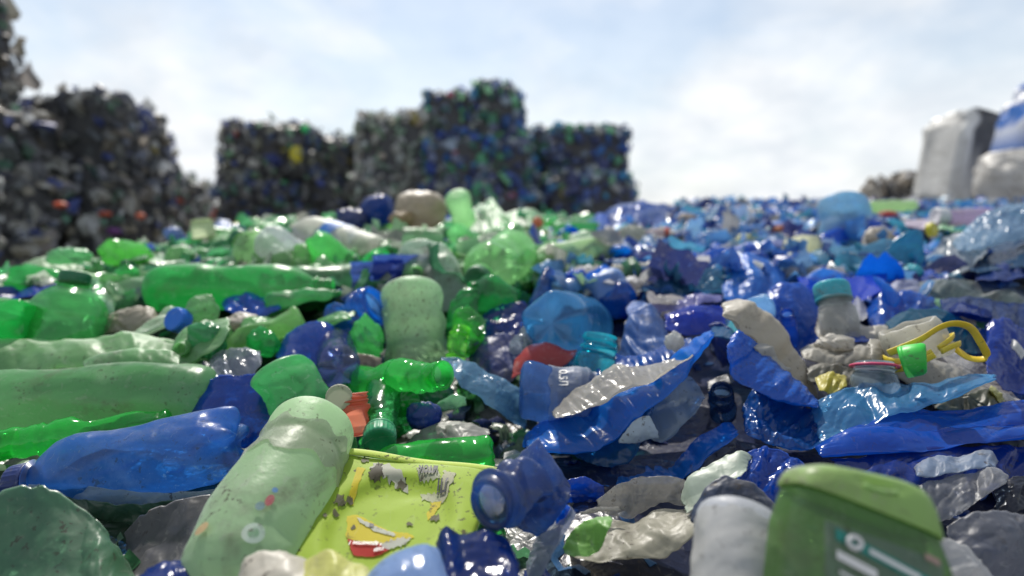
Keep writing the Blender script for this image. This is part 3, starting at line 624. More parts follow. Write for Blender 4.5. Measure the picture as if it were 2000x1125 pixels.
    for q_ in (-.55, 0.0, .55):
        ring = np.array([[q_ * dims[0], sx * dims[1] * 1.02, sz_ * dims[2] * 1.02] for sx, sz_ in ((-1, -1), (-1, 1), (1, 1), (1, -1))])
        ring[:, 0] *= 1 - taper * np.sign(ring[:, 2])
        ring = np.stack([ring[:, 0] * cr - ring[:, 1] * sr, ring[:, 0] * sr + ring[:, 1] * cr, ring[:, 2]], -1) + o + [0, 0, Hh / 2]
        pts = []
        for i in range(4):
            for t in np.linspace(0, 1, 6)[:-1]: pts.append(ring[i] * (1 - t) + ring[(i + 1) % 4] * t)
        SV, SF = sweep(pts, .004, .004, True, 60, 6); mk('strap', SV, SF, 'wire', root)
    for (ax, ay, aw, ah, ac, nm) in accents:      # a single piece that sticks out of the bale
        P = at(ax, ay, d - .03); a_ = aw * .5 * d / FPX; c_ = ah * .5 * d / FPX
        th = np.linspace(0, 2 * math.pi, 20, endpoint=False)[None, :]; ph = np.linspace(-1.57, 1.57, 12)[:, None]
        kx = 1 + .2 * folds(np.cos(th) + ph, np.sin(th) - ph, s + int(ax), 4, 2)
        VV = np.stack([a_ * np.cos(ph) * np.cos(th) * kx, a_ * .8 * np.cos(ph) * np.sin(th) * kx, c_ * np.sin(ph) * kx + 0 * th], -1).reshape(-1, 3) + P
        mk(nm, VV, gridfaces(20, 12, 0, True).tolist(), 'opaque', root, ac)
    return root
GB1, GB2, GB3, GB4 = 'grey bales stacked at the side of the heap', 'dark bales with yellow scrap', 'tall stack of blue and green bales', 'square stack of blue bales'
bale(-190, 58, -90, 172, 3.5, PAL_GREY, 'dark bale overhanging at the very top of the tall grey stack', GB1, .15, rough=1.1)
bale(-210, 135, 192, 360, 3.6, PAL_GREY, 'brownish grey bale directly below the overhanging top bale', GB1, -.1, rough=1.1)
bale(95, 350, 206, 350, 4.5, PAL_GREY, 'rounded dark grey bale on top of the wide two-bale stack', GB1, .12, taper=.05)
bale(-200, 150, 352, 470, 3.5, PAL_GREY, 'dark grey bale low in the tall stack with orange bits', GB1, -.05, rough=1.1, foot=False, accents=((118, 400, 26, 12, C(.6, .08, .02), 'orange_scrap'),))
bale(140, 348, 345, 520, 4.4, PAL_GREY, 'charcoal bale under the rounded bale with red and purple scraps', GB1, .08, foot=True, accents=((205, 418, 26, 10, C(.6, .09, .03), 'red_scrap'), (222, 452, 26, 14, C(.16, .03, .2), 'purple_scrap'), (274, 422, 18, 12, C(.6, .1, .03), 'orange_scrap')))
bale(-230, 130, 465, 640, 3.3, PAL_GREY, 'brown grey bale at the foot of the tall grey stack', GB1, .05, foot=True, rough=1.1)
bale(345, 428, 366, 440, 8.5, PAL_PALE, 'small pale bale far away between two dark stacks', GB2, .2, foot=True)
bale(437, 640, 250, 352, 6.4, PAL_MIX, 'mottled grey bale with a yellow bottle stuck in its face', GB2, -.06, taper=.08, accents=((578, 302, 24, 44, C(.75, .65, .03), 'yellow_bottle'), (596, 252, 16, 16, C(.03, .6, .2), 'green_scrap'), (556, 296, 16, 10, C(.5, .45, .05), 'yellow_scrap')))
bale(425, 612, 350, 470, 6.3, [(.02, .04, .16), (.05, .05, .06), (.03, .06, .14), (.10, .10, .10), (.06, .14, .10), (.2, .2, .2)], 'navy and black bale under the bale with the yellow bottle', GB2, .05, foot=True, taper=-.03)
bale(596, 706, 276, 362, 6.9, PAL_MIX, 'smaller grey bale behind the bale with the yellow bottle', GB2, .1)
bale(590, 705, 358, 460, 6.7, PAL_MIX, 'dark bale at the bottom of the small grey two-bale stack', GB2, .02, foot=True)
bale(700, 862, 232, 345, 6.6, PAL_PALE, 'pale grey green bale leaning on the tall blue green stack', GB3, .15, taper=.08)
bale(688, 850, 340, 470, 6.4, PAL_PALE, 'pale grey bale at the bottom of the leaning stack', GB3, .1, foot=True, taper=.04)
bale(828, 960, 190, 290, 6.7, PAL_BLUE, 'blue green bale with a pink scrap on the top of the tall stack', GB3, .1, taper=.06, accents=((880, 186, 16, 14, C(.8, .15, .2), 'pink_scrap'), (838, 214, 14, 14, C(.03, .55, .3), 'green_scrap')))
bale(930, 1016, 170, 288, 6.6, PAL_BLUE, 'narrow blue bale forming the peak of the tall stack', GB3, -.12, taper=.20)
bale(832, 1032, 286, 372, 6.4, PAL_BLUE, 'wide blue green bale in the middle of the tall stack', GB3, .03, accents=((888, 298, 12, 12, C(.6, .1, .12), 'red_scrap'),))
bale(836, 1052, 370, 480, 6.3, PAL_BLUE, 'blue green bale with a magenta scrap at the bottom of the tall stack', GB3, -.03, foot=True, accents=((998, 384, 22, 14, C(.5, .02, .1), 'magenta_scrap'),))
bale(1012, 1098, 266, 362, 7.6, PAL_BLUE, 'blue bale with upright spikes between the two tall stacks', GB3, .2)
bale(1024, 1100, 358, 460, 7.5, PAL_PALE, 'pale mixed bale between the two tall stacks', GB3, .1, foot=True)
bale(1082, 1220, 262, 348, 6.7, PAL_BLUE + [(.02, .04, .12)] * 4, 'square navy bale on top of the square stack', GB4, .08, taper=-.03)
bale(1066, 1238, 350, 470, 6.5, PAL_BLUE, 'blue green bale with a yellow scrap under the square navy bale', GB4, -.05, foot=True, taper=.05, accents=((1105, 378, 22, 16, C(.6, .5, .04), 'yellow_scrap'), (1207, 372, 16, 12, C(.6, .08, .06), 'red_scrap')))
bale(1692, 1795, 354, 470, 6.0, [(.25, .22, .18), (.16, .14, .12), (.3, .28, .25), (.1, .09, .08)], 'small brown bale beside the big white sack', 'brown bale', .15, foot=True)
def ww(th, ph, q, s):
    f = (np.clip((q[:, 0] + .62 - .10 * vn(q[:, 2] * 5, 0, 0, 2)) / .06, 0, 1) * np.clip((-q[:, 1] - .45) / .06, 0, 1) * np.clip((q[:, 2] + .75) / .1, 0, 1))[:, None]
    a = np.array([.95, .94, .90, .1]) * (1 - f) + np.array([.075, .08, .09, 0]) * f  # shade of the front face is put into its colour as dark grey
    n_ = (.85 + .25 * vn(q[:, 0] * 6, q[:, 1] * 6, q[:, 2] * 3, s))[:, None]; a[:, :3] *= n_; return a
blob('wrapped_bale', 'tall pale bale in white wrap with its shaded face coloured dark grey', 'bale', 1890, 325, 135, 195, .9, None, 'bale', d=4.6, sq=.30, relief=.085, base=4.5, rotz=.08, colfn=ww, lean=.06)
def stripes(th, ph, q, s):
    t = q[:, 2] * 2.3 + q[:, 0] * 1.2 + .25 * vn(q[:, 0] * 3, q[:, 1] * 3, q[:, 2] * 3, s)
    f = np.clip((np.sin(t * 3.1 + 1.0) - .05) / .12, 0, 1)[:, None]
    a = np.array([.66, .68, .74, .05]) * (1 - f) + np.array([.01, .13, .5, .05]) * f; return a
blob('woven_sack', 'blue and white striped sack towering beside the wrapped bale', 'sack', 2052, 275, 165, 225, .8, None, 'scrap', d=3.9, sq=.5, relief=.13, base=3.4, colfn=stripes, lean=.25)
blob('white_sack', 'off-white bulging sack beneath the blue and white striped sack', 'sack', 2000, 355, 150, 120, .8, C(.66, .64, .60), 'soft', d=3.7, sq=.6, relief=.14, base=3.2)
blob('beige_sack', 'small beige sack peeking over the crest by the brown bale', 'sack', 1694, 395, 44, 60, .9, C(.4, .36, .3), 'soft', d=3.4, sq=.8)

# ------------------------------------------------------------------ pieces one can single out, near row first
GB = 'green bottle'
# --- bottom left corner and left edge
bottle('plastic_bottle', 'large dusty blue bottle with a lobed base and dark violet cap', 'bottle', (462, 862), (28, 948), 152, C(.03, .10, .40, .3), 'bottle', 'soda', crush=.13, petal=2.2, cap=C(.02, .015, .10), dA=.50, dB=.47, capscale=1.15, roll=.4)
r28 = bottle('plastic_bottle', 'long milky green bottle with torn grey sleeve, lying towards the bottom edge', 'bottle', (622, 820), (395, 1245), 160, C(.46, .64, .42, .12), 'milky', 'long', crush=.06, dA=.47, dB=.315, wrap=(.17, .36, C(.40, .42, .34, .25), 'milky', .03), petal=False, cap=C(.3, .5, .3))
bottle('plastic_bottle', 'long sage green bottle lying above the dusty blue bottle', 'bottle', (425, 775), (-230, 800), 128, C(.14, .42, .17, .12), 'bottle', 'soda', crush=.10, dA=.60, dB=.58, petal=False, bend=.1)
bottle('plastic_bottle', 'bright green crushed bottle with an open threaded neck at the left edge', 'bottle', (335, 830), (-6, 868), 74, C(.03, .5, .08, .35), 'clean', 'wide', crush=.30, flat=.25, dA=.56, dB=.50)
loft('film_sheet', 'large dark green film with a teal edge in the lower corner', 'film', [(-60, 985), (40, 955), (105, 955), (170, 1000), (225, 1060), (268, 1130)], [(-60, 1220), (60, 1230), (150, 1225), (230, 1215), (285, 1190)], C(.09, .24, .15, .3), 'soft', thick=.10, relief=.08, base=2.0, ang=.5, d=.33, d2=.385)
loft('film_sheet', 'thin pale strip of film just below the dusty blue bottle', 'film', [(55, 950), (110, 945), (220, 955), (350, 962), (440, 955)], [(75, 968), (140, 985), (240, 1005), (350, 1000), (440, 975)], C(.42, .5, .5, .3), 'soft', thick=.2, relief=.02, d=.45)
loft('film_sheet', 'dark olive film tucked under the pale strip', 'film', [(70, 960), (180, 978), (300, 985), (430, 965)], [(190, 1060), (250, 1075), (300, 1045), (400, 1000)], C(.06, .12, .08, .1), 'film', d=.44, relief=.04)
loft('film_bag', 'smoky grey bag with a dark hole beside the long milky bottle', 'bag', [(215, 1050), (270, 1000), (330, 975), (420, 965), (450, 985)], [(240, 1150), (290, 1180), (340, 1180), (390, 1140), (430, 1070)], C(.16, .16, .17, .3), 'soft', thick=.25, relief=.05, ang=.55, spread=.25, d=.37, d2=.43)
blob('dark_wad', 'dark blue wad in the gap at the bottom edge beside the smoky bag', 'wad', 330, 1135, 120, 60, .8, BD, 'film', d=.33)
# crumpled pale green sheet bottle
loft('crushed_bottle', 'flattened pale sage bottle draped along the left edge', 'bottle', [(-40, 672), (60, 668), (130, 672), (190, 660), (243, 650), (300, 662), (345, 670), (380, 650), (415, 632), (446, 618)], [(-40, 765), (40, 745), (110, 728), (170, 716), (240, 700), (300, 712), (345, 720), (400, 700), (430, 680), (448, 650)], C(.26, .50, .24, .12), 'milky', thick=.45, relief=.05, ang=1.2, spread=.7, d=.63, d2=.69)
loft('crushed_bottle', 'narrow rolled sage flap lying on the flattened sage bottle', 'flap', [(160, 705), (200, 690), (260, 682), (330, 684), (352, 695)], [(165, 718), (230, 712), (300, 714), (350, 716)], C(.22, .46, .22, .1), 'milky', thick=.8, relief=.02, d=.60)
blob('crushed_bottle', 'dark green crumpled bottle end beyond the rolled sage flap', 'bottle', 405, 665, 75, 80, .8, C(.05, .25, .12, .2), 'film', d=.66, relief=.16, tilt=-.6)
bottle('plastic_bottle', 'upright green bottle with a dark green cap near the left edge', 'bottle', (100, 760), (149, 535), 140, C(.08, .42, .14, .38), 'clean', 'soda', crush=.15, cap=CAPG, dA=.72, dB=.76, capscale=1.0, up=(0, -1, .2))
loft('crushed_bottle', 'clear pale green crushed bottle shoulder beside the upright capped bottle', 'bottle', [(165, 545), (190, 540), (215, 560), (230, 590)], [(160, 650), (180, 665), (200, 650), (222, 620)], C(.25, .55, .35, .5), 'film', thick=.5, d=.75, relief=.07)
bottle('plastic_bottle', 'bright green bottle base cut off by the left edge', 'bottle', (52, 625), (-110, 640), 88, G1, 'clean', 'soda', crush=.08, dA=.70, dB=.72)
loft('crushed_bottle', 'flat pale olive bottle in the back at the left edge', 'bottle', [(8, 540), (50, 515), (95, 500), (150, 505), (185, 520)], [(12, 556), (70, 560), (130, 555), (185, 545)], C(.30, .52, .22, .15), 'milky', thick=.5, relief=.04, d=.98)
loft('film_strip', 'deep blue strip pointing at the dark green cap', 'film', [(0, 572), (50, 562), (90, 552), (125, 540)], [(10, 582), (60, 580), (100, 574), (125, 556)], C(.004, .01, .30), 'film', thick=.5, relief=.03, d=.86)
bottle('plastic_bottle', 'big deep green bottle lying across the second row', 'bottle', (287, 565), (650, 560), 94, C(.01, .42, .08, .15), 'bottle', 'smooth', crush=.05, dA=.86, dB=.88)
bottle('plastic_bottle', 'muted green bottle body behind the crumpled upright piece', 'bottle', (570, 562), (770, 545), 84, C(.05, .32, .12, .2), 'bottle', 'soda', crush=.12, dA=.92, dB=1.0)
loft('film_sheet', 'dirty beige crumpled film behind the flattened sage bottle', 'film', [(192, 640), (220, 612), (265, 598), (300, 602), (312, 625)], [(195, 655), (235, 650), (280, 645), (312, 635)], BG, 'soft', thick=.7, relief=.07, d=.76)
blob('green_lump', 'rounded pale olive lump at the far left of the crest', 'bottle', 135, 500, 75, 34, .8, C(.12, .46, .20, .2), 'bottle', d=1.06)
bottle('plastic_bottle', 'bright green bottle seen from its base beside the far dark bales', 'bottle', (212, 492), (290, 500), 52, C(.12, .55, .10, .3), 'clean', 'soda', crush=.15, dA=1.08, dB=1.2)
loft('crushed_bottle', 'whitish green bottle with bright glints near the crest', 'bottle', [(225, 485), (250, 478), (285, 482)], [(228, 505), (255, 510), (290, 503)], C(.5, .62, .55, .3), 'film', thick=.6, d=1.1)
loft('crushed_bottle', 'crumpled pale sage piece beside the deep green bottle cap', 'bottle', [(285, 500), (310, 492), (350, 500), (358, 508)], [(290, 512), (320, 518), (355, 514)], GP, 'milky', thick=.6, d=1.08)
bottle('plastic_bottle', 'green bottle with a dark cap standing behind the deep green bottle', 'bottle', (258, 590), (245, 512), 46, G2, 'clean', 'soda', cap=CAPG, crush=.2, dA=.93, dB=.96)
loft('crushed_bottle', 'domed dark green bottle with pale highlights on the crest', 'bottle', [(368, 505), (385, 486), (420, 480), (455, 488), (475, 505)], [(370, 522), (410, 530), (450, 528), (478, 520)], C(.06, .36, .14, .3), 'clean', thick=.8, relief=.05, d=1.06)
bottle('yogurt_cup', 'pale yellow green cup on the crest', 'cup', (398, 465), (392, 430), 44, C(.6, .72, .42), 'soft', 'jar', crush=.1, dA=1.30, dB=1.3)
loft('plastic_tub', 'soft blue tub behind the pale yellow green cup', 'tub', [(418, 440), (432, 428), (450, 432)], [(412, 462), (430, 464), (450, 460)], C(.12, .25, .6), 'soft', thick=.8, d=1.36)
blob('film_wad', 'light blue wad at the crest against the dark bales', 'wad', 338, 458, 34, 30, .8, C(.14, .26, .58), 'soft', d=1.3)
bottle('plastic_bottle', 'pale green bottle with a dark green cap on its raised end', 'bottle', (590, 555), (462, 462), 92, C(.30, .58, .24, .25), 'bottle', 'smooth', crush=.12, cap=CAPG, dA=.98, dB=1.05)
bottle('plastic_bottle', 'round white bottle base resting on the pale green capped bottle', 'bottle', (522, 470), (600, 520), 76, C(.62, .68, .70, .35), 'milky', 'smooth', crush=.08, dA=.97, dB=1.1)
bottle('plastic_bottle', 'glowing green bottle between the white base and the long white bottle', 'bottle', (605, 478), (715, 550), 76, C(.10, .60, .14, .35), 'clean', 'soda', crush=.14, dA=1.02, dB=1.02)
bottle('plastic_bottle', 'long white bottle with a blue patch lying in the back', 'bottle', (745, 505), (575, 448), 84, C(.70, .70, .60, .2), 'milky', 'long', crush=.07, dA=1.10, dB=1.25, wrap=(.38, .55, C(.08, .16, .6), 'soft', .02), petal=False)
loft('crushed_bottle', 'bent upright olive green bottle in front of the glowing green one', 'bottle', [(562, 520), (575, 480), (598, 478), (612, 510), (632, 560)], [(560, 560), (580, 582), (605, 585), (635, 575)], C(.20, .50, .16, .25), 'bottle', thick=.8, relief=.06, d=.93, d2=.99)
bottle('plastic_bottle', 'bright green cut cup beneath the long white bottle', 'bottle', (730, 545), (740, 505), 62, C(.03, .6, .16, .4), 'clean', 'jar', crush=.12, dA=.97, dB=1.03)
loft('crushed_bottle', 'crushed mint white bottle folded over the tall milky bottle', 'bottle', [(772, 500), (790, 475), (830, 468), (870, 480), (895, 520), (908, 555)], [(815, 545), (835, 590), (855, 608), (880, 605), (900, 580), (910, 560)], C(.62, .78, .66, .3), 'milky', thick=.45, relief=.06, ang=1.9, spread=.5, d=.88, d2=.95, base=2.0)
bottle('plastic_bottle', 'tall milky green bottle standing upside down in the middle', 'bottle', (800, 548), (822, 860), 122, C(.38, .64, .38, .28), 'milky', 'smooth', crush=.10, dA=.80, dB=.73, up=(0, -1, .2))
bottle('plastic_bottle', 'glossy green bottle showing its open mouth under the tall milky bottle', 'bottle', (690, 742), (866, 732), 66, C(.04, .55, .10, .4), 'clean', 'wide', crush=.28, dA=.64, dB=.54, flat=.2)
blob('crushed_bottle', 'knobbly green bottle base by the tall milky bottle', 'bottle', 716, 662, 62, 82, .8, C(.08, .5, .14, .3), 'clean', d=.72, relief=.22, base=2.2)
loft('crushed_bottle', 'bright blue cupped bottle shell behind the big green bottle', 'bottle', [(536, 690), (560, 652), (600, 632), (640, 630), (668, 655), (672, 690)], [(540, 695), (575, 700), (610, 712), (640, 705), (668, 695)], C(.008, .07, .48, .2), 'clean', thick=-.5, relief=.05, d=.66, d2=.72)
bottle('plastic_bottle', 'violet translucent bottle base of round lobes beside the orange cup', 'bottle', (662, 722), (652, 655), 84, C(.12, .18, .46, .5), 'clean', 'soda', crush=.08, petal=2.4, dA=.60, dB=.78)
bottle('plastic_bottle', 'blue bottle with a dark torn hole between green bottles', 'bottle', (660, 640), (738, 590), 92, C(.01, .10, .42, .3), 'clean', 'jar', crush=.3, dA=.80, dB=.78)
loft('film_sheet', 'dark blue crinkled film over the torn blue bottle', 'film', [(665, 585), (700, 565), (740, 570), (760, 600)], [(700, 620), (725, 640), (750, 640), (762, 620)], C(.015, .03, .22, .15), 'film', thick=.4, relief=.09, d=.80)
bottle('plastic_bottle', 'olive green flattened bottle lying diagonally behind the pale sage film', 'bottle', (590, 618), (425, 695), 62, C(.16, .42, .12, .15), 'bottle', 'soda', crush=.2, flat=.3, dA=.76, dB=.72, petal=False)
blob('crushed_bottle', 'small dark green bottle end under the olive flattened bottle', 'bottle', 515, 668, 64, 48, .8, C(.015, .32, .08, .3), 'clean', d=.70, tilt=.5)
loft('film_wad', 'violet blue crinkled wad in front of the deep green bottle', 'wad', [(433, 595), (460, 577), (500, 572), (545, 590)], [(440, 608), (480, 618), (520, 618), (552, 605)], C(.07, .09, .45, .1), 'film', thick=.7, relief=.10, d=.80)
bottle('plastic_bottle', 'thin crushed green bottle lying over the blue torn bottle', 'bottle', (520, 588), (665, 572), 34, C(.03, .34, .10, .2), 'bottle', 'soda', crush=.25, flat=.3, dA=.82, dB=.82)
blob('film_wad', 'whitish pink wad beside the olive flattened bottle', 'wad', 470, 628, 64, 34, .8, C(.6, .52, .46), 'soft', d=.78)
blob('crushed_bottle', 'green crushed bottle neck right of the beige film', 'bottle', 395, 605, 55, 58, .8, C(.10, .32, .12, .2), 'bottle', d=.74, relief=.2)
loft('film_sheet', 'clear crinkled bluish piece beside the deep blue shell', 'film', [(408, 700), (430, 682), (470, 680), (510, 690)], [(415, 735), (450, 740), (490, 735), (512, 715)], C(.45, .48, .58, .4), 'film', thick=.4, relief=.09, d=.60)
loft('crushed_bottle', 'deep blue bottle shell with a pale rim under the big green bottle', 'bottle', [(360, 800), (385, 758), (430, 738), (480, 734), (530, 745), (560, 790)], [(380, 850), (430, 870), (490, 875), (540, 860), (575, 830)], C(.006, .05, .42, .18), 'clean', thick=-.35, relief=.04, d=.53, d2=.59)
bottle('plastic_bottle', 'big squashed green bottle with a dirt spot above the milky bottle', 'bottle', (540, 718), (690, 955), 122, C(.05, .44, .13, .25), 'bottle', 'soda', crush=.20, flat=.35, dA=.57, dB=.53, petal=False)
bottle('orange_cup', 'crushed salmon orange cup in a gap beside the pale disc', 'cup', (700, 850), (694, 768), 62, C(.72, .13, .06), 'soft', 'jar', crush=.3, dA=.525, dB=.53)
def disc_lid(name, label, px, py, w, d, col, nrm, cat='lid', h=.22):
    P = at(px, py, d); r = w * .5 * d / FPX; nrm = np.array(nrm, float); nrm /= np.linalg.norm(nrm)
    R, _ = frame(P, P + nrm); V, F = cap_geo(r, r * h, -r * h / 2)
    V = V @ R + P; o = mk(name, V, F, 'opaque', None, col); tag(o, label, cat); note_hero(V); return o
disc_lid('round_disc', 'pale beige round disc leaning on the salmon orange cup', 662, 776, 50, .515, C(.42, .42, .30), (.25, -1, .1))
bottle('plastic_bottle', 'small green bottle pointing its dark green cap down at the viewer', 'bottle', (748, 755), (742, 862), 66, C(.04, .34, .12, .4), 'clean', 'wide', crush=.12, cap=C(.008, .20, .10), dA=.60, dB=.505, capscale=.98, up=(0, 0, 1))
loft('crushed_bottle', 'dark green crumple behind the small capped bottle', 'bottle', [(770, 775), (790, 760), (815, 770), (830, 800)], [(765, 860), (790, 850), (815, 835), (830, 820)], C(.02, .22, .07, .25), 'clean', thick=.4, d=.57)
blob('film_wad', 'deep blue wad beside the small green capped bottle', 'wad', 828, 812, 66, 56, .8, C(.01, .02, .22, .1), 'soft', d=.57)
loft('film_sheet', 'dirty grey crumpled bag behind the bright green half bottle', 'bag', [(770, 880), (810, 848), (860, 825), (915, 820), (955, 835)], [(775, 895), (830, 900), (890, 885), (955, 865)], C(.34, .34, .31, .1), 'soft', thick=.6, relief=.06, d=.52, d2=.56)
bottle('plastic_bottle', 'bright green half bottle with a lobed end beside the yellow green pack', 'bottle', (962, 882), (690, 915), 84, C(.03, .50, .08, .32), 'clean', 'soda', crush=.14, flat=.25, dA=.49, dB=.49)
loft('film_sheet', 'brown torn scrap behind the violet lobed base', 'film', [(655, 695), (700, 690), (745, 700)], [(665, 705), (710, 722), (748, 722)], C(.28, .22, .16), 'soft', thick=.4, d=.66)
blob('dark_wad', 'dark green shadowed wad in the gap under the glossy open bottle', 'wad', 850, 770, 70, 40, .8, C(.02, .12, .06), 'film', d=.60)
loft('film_sheet', 'green and white leaf scrap below the glossy open bottle', 'film', [(850, 790), (885, 770), (910, 775)], [(855, 805), (885, 800), (912, 790)], C(.2, .4, .28, .1), 'film', thick=.3, d=.58)
# --- bottom middle
loft('film_wad', 'off-white lumpy rag at the bottom edge in front of the milky bottle', 'rag', [(466, 1120), (480, 1092), (515, 1078), (560, 1080), (600, 1094), (625, 1112)], [(466, 1160), (520, 1175), (570, 1175), (625, 1160)], C(.60, .56, .48), 'soft', thick=.9, relief=.035, d=.29, base=1.2)
loft('rubber_glove', 'pale yellow crumpled glove at the bottom edge', 'glove', [(575, 1108), (610, 1090), (650, 1082), (680, 1098), (720, 1108)], [(580, 1150), (640, 1170), (700, 1160), (725, 1140)], C(.66, .66, .20), 'soft', thick=.9, relief=.07, d=.285, base=1.6)
loft('film_bag', 'pale blue glossy bag at the bottom edge in front of the yellow green pack', 'bag', [(715, 1135), (750, 1098), (795, 1066), (835, 1060), (862, 1085), (875, 1120)], [(700, 1170), (760, 1190), (820, 1190), (880, 1170)], C(.30, .44, .74, .1), 'film', thick=.9, relief=.03, d=.27, base=1.4)
navy = bottle('plastic_bottle', 'crushed navy blue bottle turning its wide open neck to the viewer', 'bottle', (1035, 945), (958, 992), 118, C(.006, .03, .20, .2), 'bottle', 'mouth', crush=.4, flat=.3, dA=.375, dB=.34, petal=False)
loft('crushed_wall', None, None, [(930, 955), (985, 915), (1025, 880), (1052, 858), (1080, 895), (1114, 950)], [(985, 1000), (1020, 1040), (1060, 1045), (1090, 1010), (1116, 965)], C(.008, .035, .22, .15), 'bottle', thick=.5, relief=.06, base=1.7, d=.372, d2=.385, parent=navy)
loft('crushed_bottle', 'dark navy crumpled shell below the open navy neck', 'bottle', [(850, 1060), (870, 1022), (900, 1040), (950, 1030), (990, 1050), (1010, 1090)], [(865, 1160), (910, 1185), (970, 1185), (1020, 1160)], C(.008, .02, .24, .15), 'clean', thick=.5, relief=.05, base=1.6, d=.285, d2=.33)
loft('film_strip', 'narrow grey and blue strip standing beside the open navy neck', 'film', [(1030, 1100), (1055, 1040), (1085, 1000), (1112, 985)], [(1040, 1160), (1070, 1110), (1095, 1060), (1125, 1005)], C(.34, .38, .48, .15), 'film', thick=.4, relief=.06, d=.34, d2=.40)
loft('film_strip', 'bright blue sliver at the tip of the grey and blue strip', 'film', [(1085, 1005), (1105, 985), (1122, 1000)], [(1088, 1050), (1105, 1035), (1122, 1012)], C(.01, .09, .55, .15), 'film', thick=.5, d=.37)
loft('film_bag', 'dirty off-white bag with a light green corner in the lower middle', 'bag', [(1108, 1058), (1135, 1020), (1190, 1012), (1235, 1025), (1275, 995), (1330, 990), (1372, 1005)], [(1112, 1080), (1170, 1092), (1240, 1096), (1300, 1090), (1345, 1060), (1375, 1020)], C(.50, .48, .38, .15), 'soft', thick=.5, relief=.075, d=.385, d2=.43, base=2.2, ang=1.4, spread=.4)
loft('film_sheet', 'light green film corner stuck to the dirty off-white bag', 'film', [(1100, 1072), (1118, 1036), (1150, 1014), (1195, 1010)], [(1106, 1084), (1140, 1088), (1172, 1070), (1198, 1020)], C(.22, .46, .12, .2), 'soft', thick=.4, relief=.06, d=.375, d2=.39)
loft('film_bag', 'smoky grey translucent film behind the dirty off-white bag', 'film', [(1165, 975), (1210, 945), (1270, 930), (1335, 935), (1352, 955)], [(1170, 1000), (1230, 1010), (1290, 985), (1350, 990)], C(.42, .42, .40, .5), 'soft', thick=.5, relief=.07, d=.44)
loft('film_strip', 'thin pale curl of plastic above the dirty off-white bag', 'film', [(1132, 1002), (1165, 990), (1210, 990)], [(1135, 1006), (1170, 1000), (1212, 997)], C(.45, .44, .42), 'soft', thick=.4, d=.42)
loft('film_sheet', 'long blue film twisting upwards below the big blue and white sheet', 'film', [(1172, 935), (1225, 915), (1285, 900), (1315, 902), (1345, 868), (1385, 838), (1418, 820), (1436, 832)], [(1176, 946), (1240, 945), (1300, 948), (1345, 930), (1385, 895), (1425, 862), (1438, 845)], C(.05, .16, .52, .15), 'film', thick=.5, relief=.05, ang=2.2, spread=.35, d=.50, d2=.54)
loft('film_sheet', 'dull grey torn film hanging under the twisting blue film', 'film', [(1340, 930), (1370, 890), (1410, 862), (1436, 850)], [(1345, 945), (1380, 945), (1415, 925), (1437, 885)], C(.40, .40, .40, .4), 'soft', thick=.3, d=.515)
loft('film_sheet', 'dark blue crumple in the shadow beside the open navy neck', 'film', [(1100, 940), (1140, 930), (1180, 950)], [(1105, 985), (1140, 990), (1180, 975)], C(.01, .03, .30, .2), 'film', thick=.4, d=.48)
# --- big blue and white sheet, centre
loft('film_sheet', 'long blue glossy sheet sweeping up to a pale point in the middle', 'film', [(1026, 878), (1062, 835), (1110, 800), (1180, 775), (1240, 745), (1300, 712), (1350, 680), (1396, 652)], [(1045, 892), (1105, 900), (1165, 880), (1225, 840), (1275, 795), (1320, 758), (1360, 715), (1398, 666)], C(.04, .16, .55, .15), 'film', thick=.35, relief=.055, ang=2.15, spread=.3, base=3.4, d=.52, d2=.60)
loft('film_sheet', 'creamy white stained film lying on the long blue glossy sheet', 'film', [(1075, 805), (1115, 768), (1175, 738), (1235, 715), (1295, 705), (1345, 682)], [(1085, 814), (1140, 800), (1195, 782), (1250, 755), (1300, 725), (1350, 690)], C(.56, .53, .46, .15), 'film', thick=.3, relief=.07, ang=2.2, spread=.5, d=.515, d2=.565)
loft('film_sheet', 'clear crinkled blue film hanging below the long glossy sheet', 'film', [(1100, 872), (1170, 850), (1240, 805), (1290, 765)], [(1130, 895), (1180, 912), (1228, 905), (1262, 850)], C(.06, .24, .46, .4), 'film', thick=.3, relief=.05, d=.525, d2=.545)
loft('film_sheet', 'pale frosty film flap with a bent corner under the pale point', 'film', [(1262, 790), (1280, 752), (1325, 725), (1350, 735), (1376, 765)], [(1262, 845), (1292, 868), (1320, 850), (1350, 812), (1375, 775)], C(.50, .60, .66, .35), 'film', thick=.2, relief=.035, d=.53, d2=.56)
loft('film_sheet', 'small white triangular flap on the clear crinkled blue film', 'film', [(1208, 862), (1235, 825), (1268, 812), (1285, 845)], [(1210, 866), (1240, 866), (1265, 858), (1286, 855)], C(.62, .72, .78, .1), 'soft', thick=.15, relief=.02, d=.515)
LET, *_ = bottle('plastic_bottle', 'crushed clear blue bottle with raised grey lettering in the middle', 'bottle', (1015, 762), (1200, 772), 112, C(.06, .18, .52, .4), 'clean', 'jar', crush=.22, dA=.60, dB=.60, wrap=(.30, .80, C(.30, .36, .46, .3), 'soft', .03), wa=True)
loft('crushed_bottle', 'light blue flat leaf of crushed bottle beside the lettered blue bottle', 'bottle', [(862, 700), (900, 697), (945, 722), (990, 745), (1015, 770), (1032, 822)], [(872, 722), (905, 758), (945, 790), (985, 812), (1032, 830)], C(.20, .42, .64, .25), 'film', thick=.22, relief=.055, d=.60, d2=.64, base=4)
loft('plastic_cup', 'dark red broken cup between blue bottles', 'cup', [(1004, 705), (1030, 678), (1060, 668), (1100, 672), (1128, 680)], [(1000, 745), (1030, 728), (1075, 728), (1105, 712), (1122, 695)], C(.30, .02, .02), 'opaque', thick=-.5, relief=.02, d=.66)
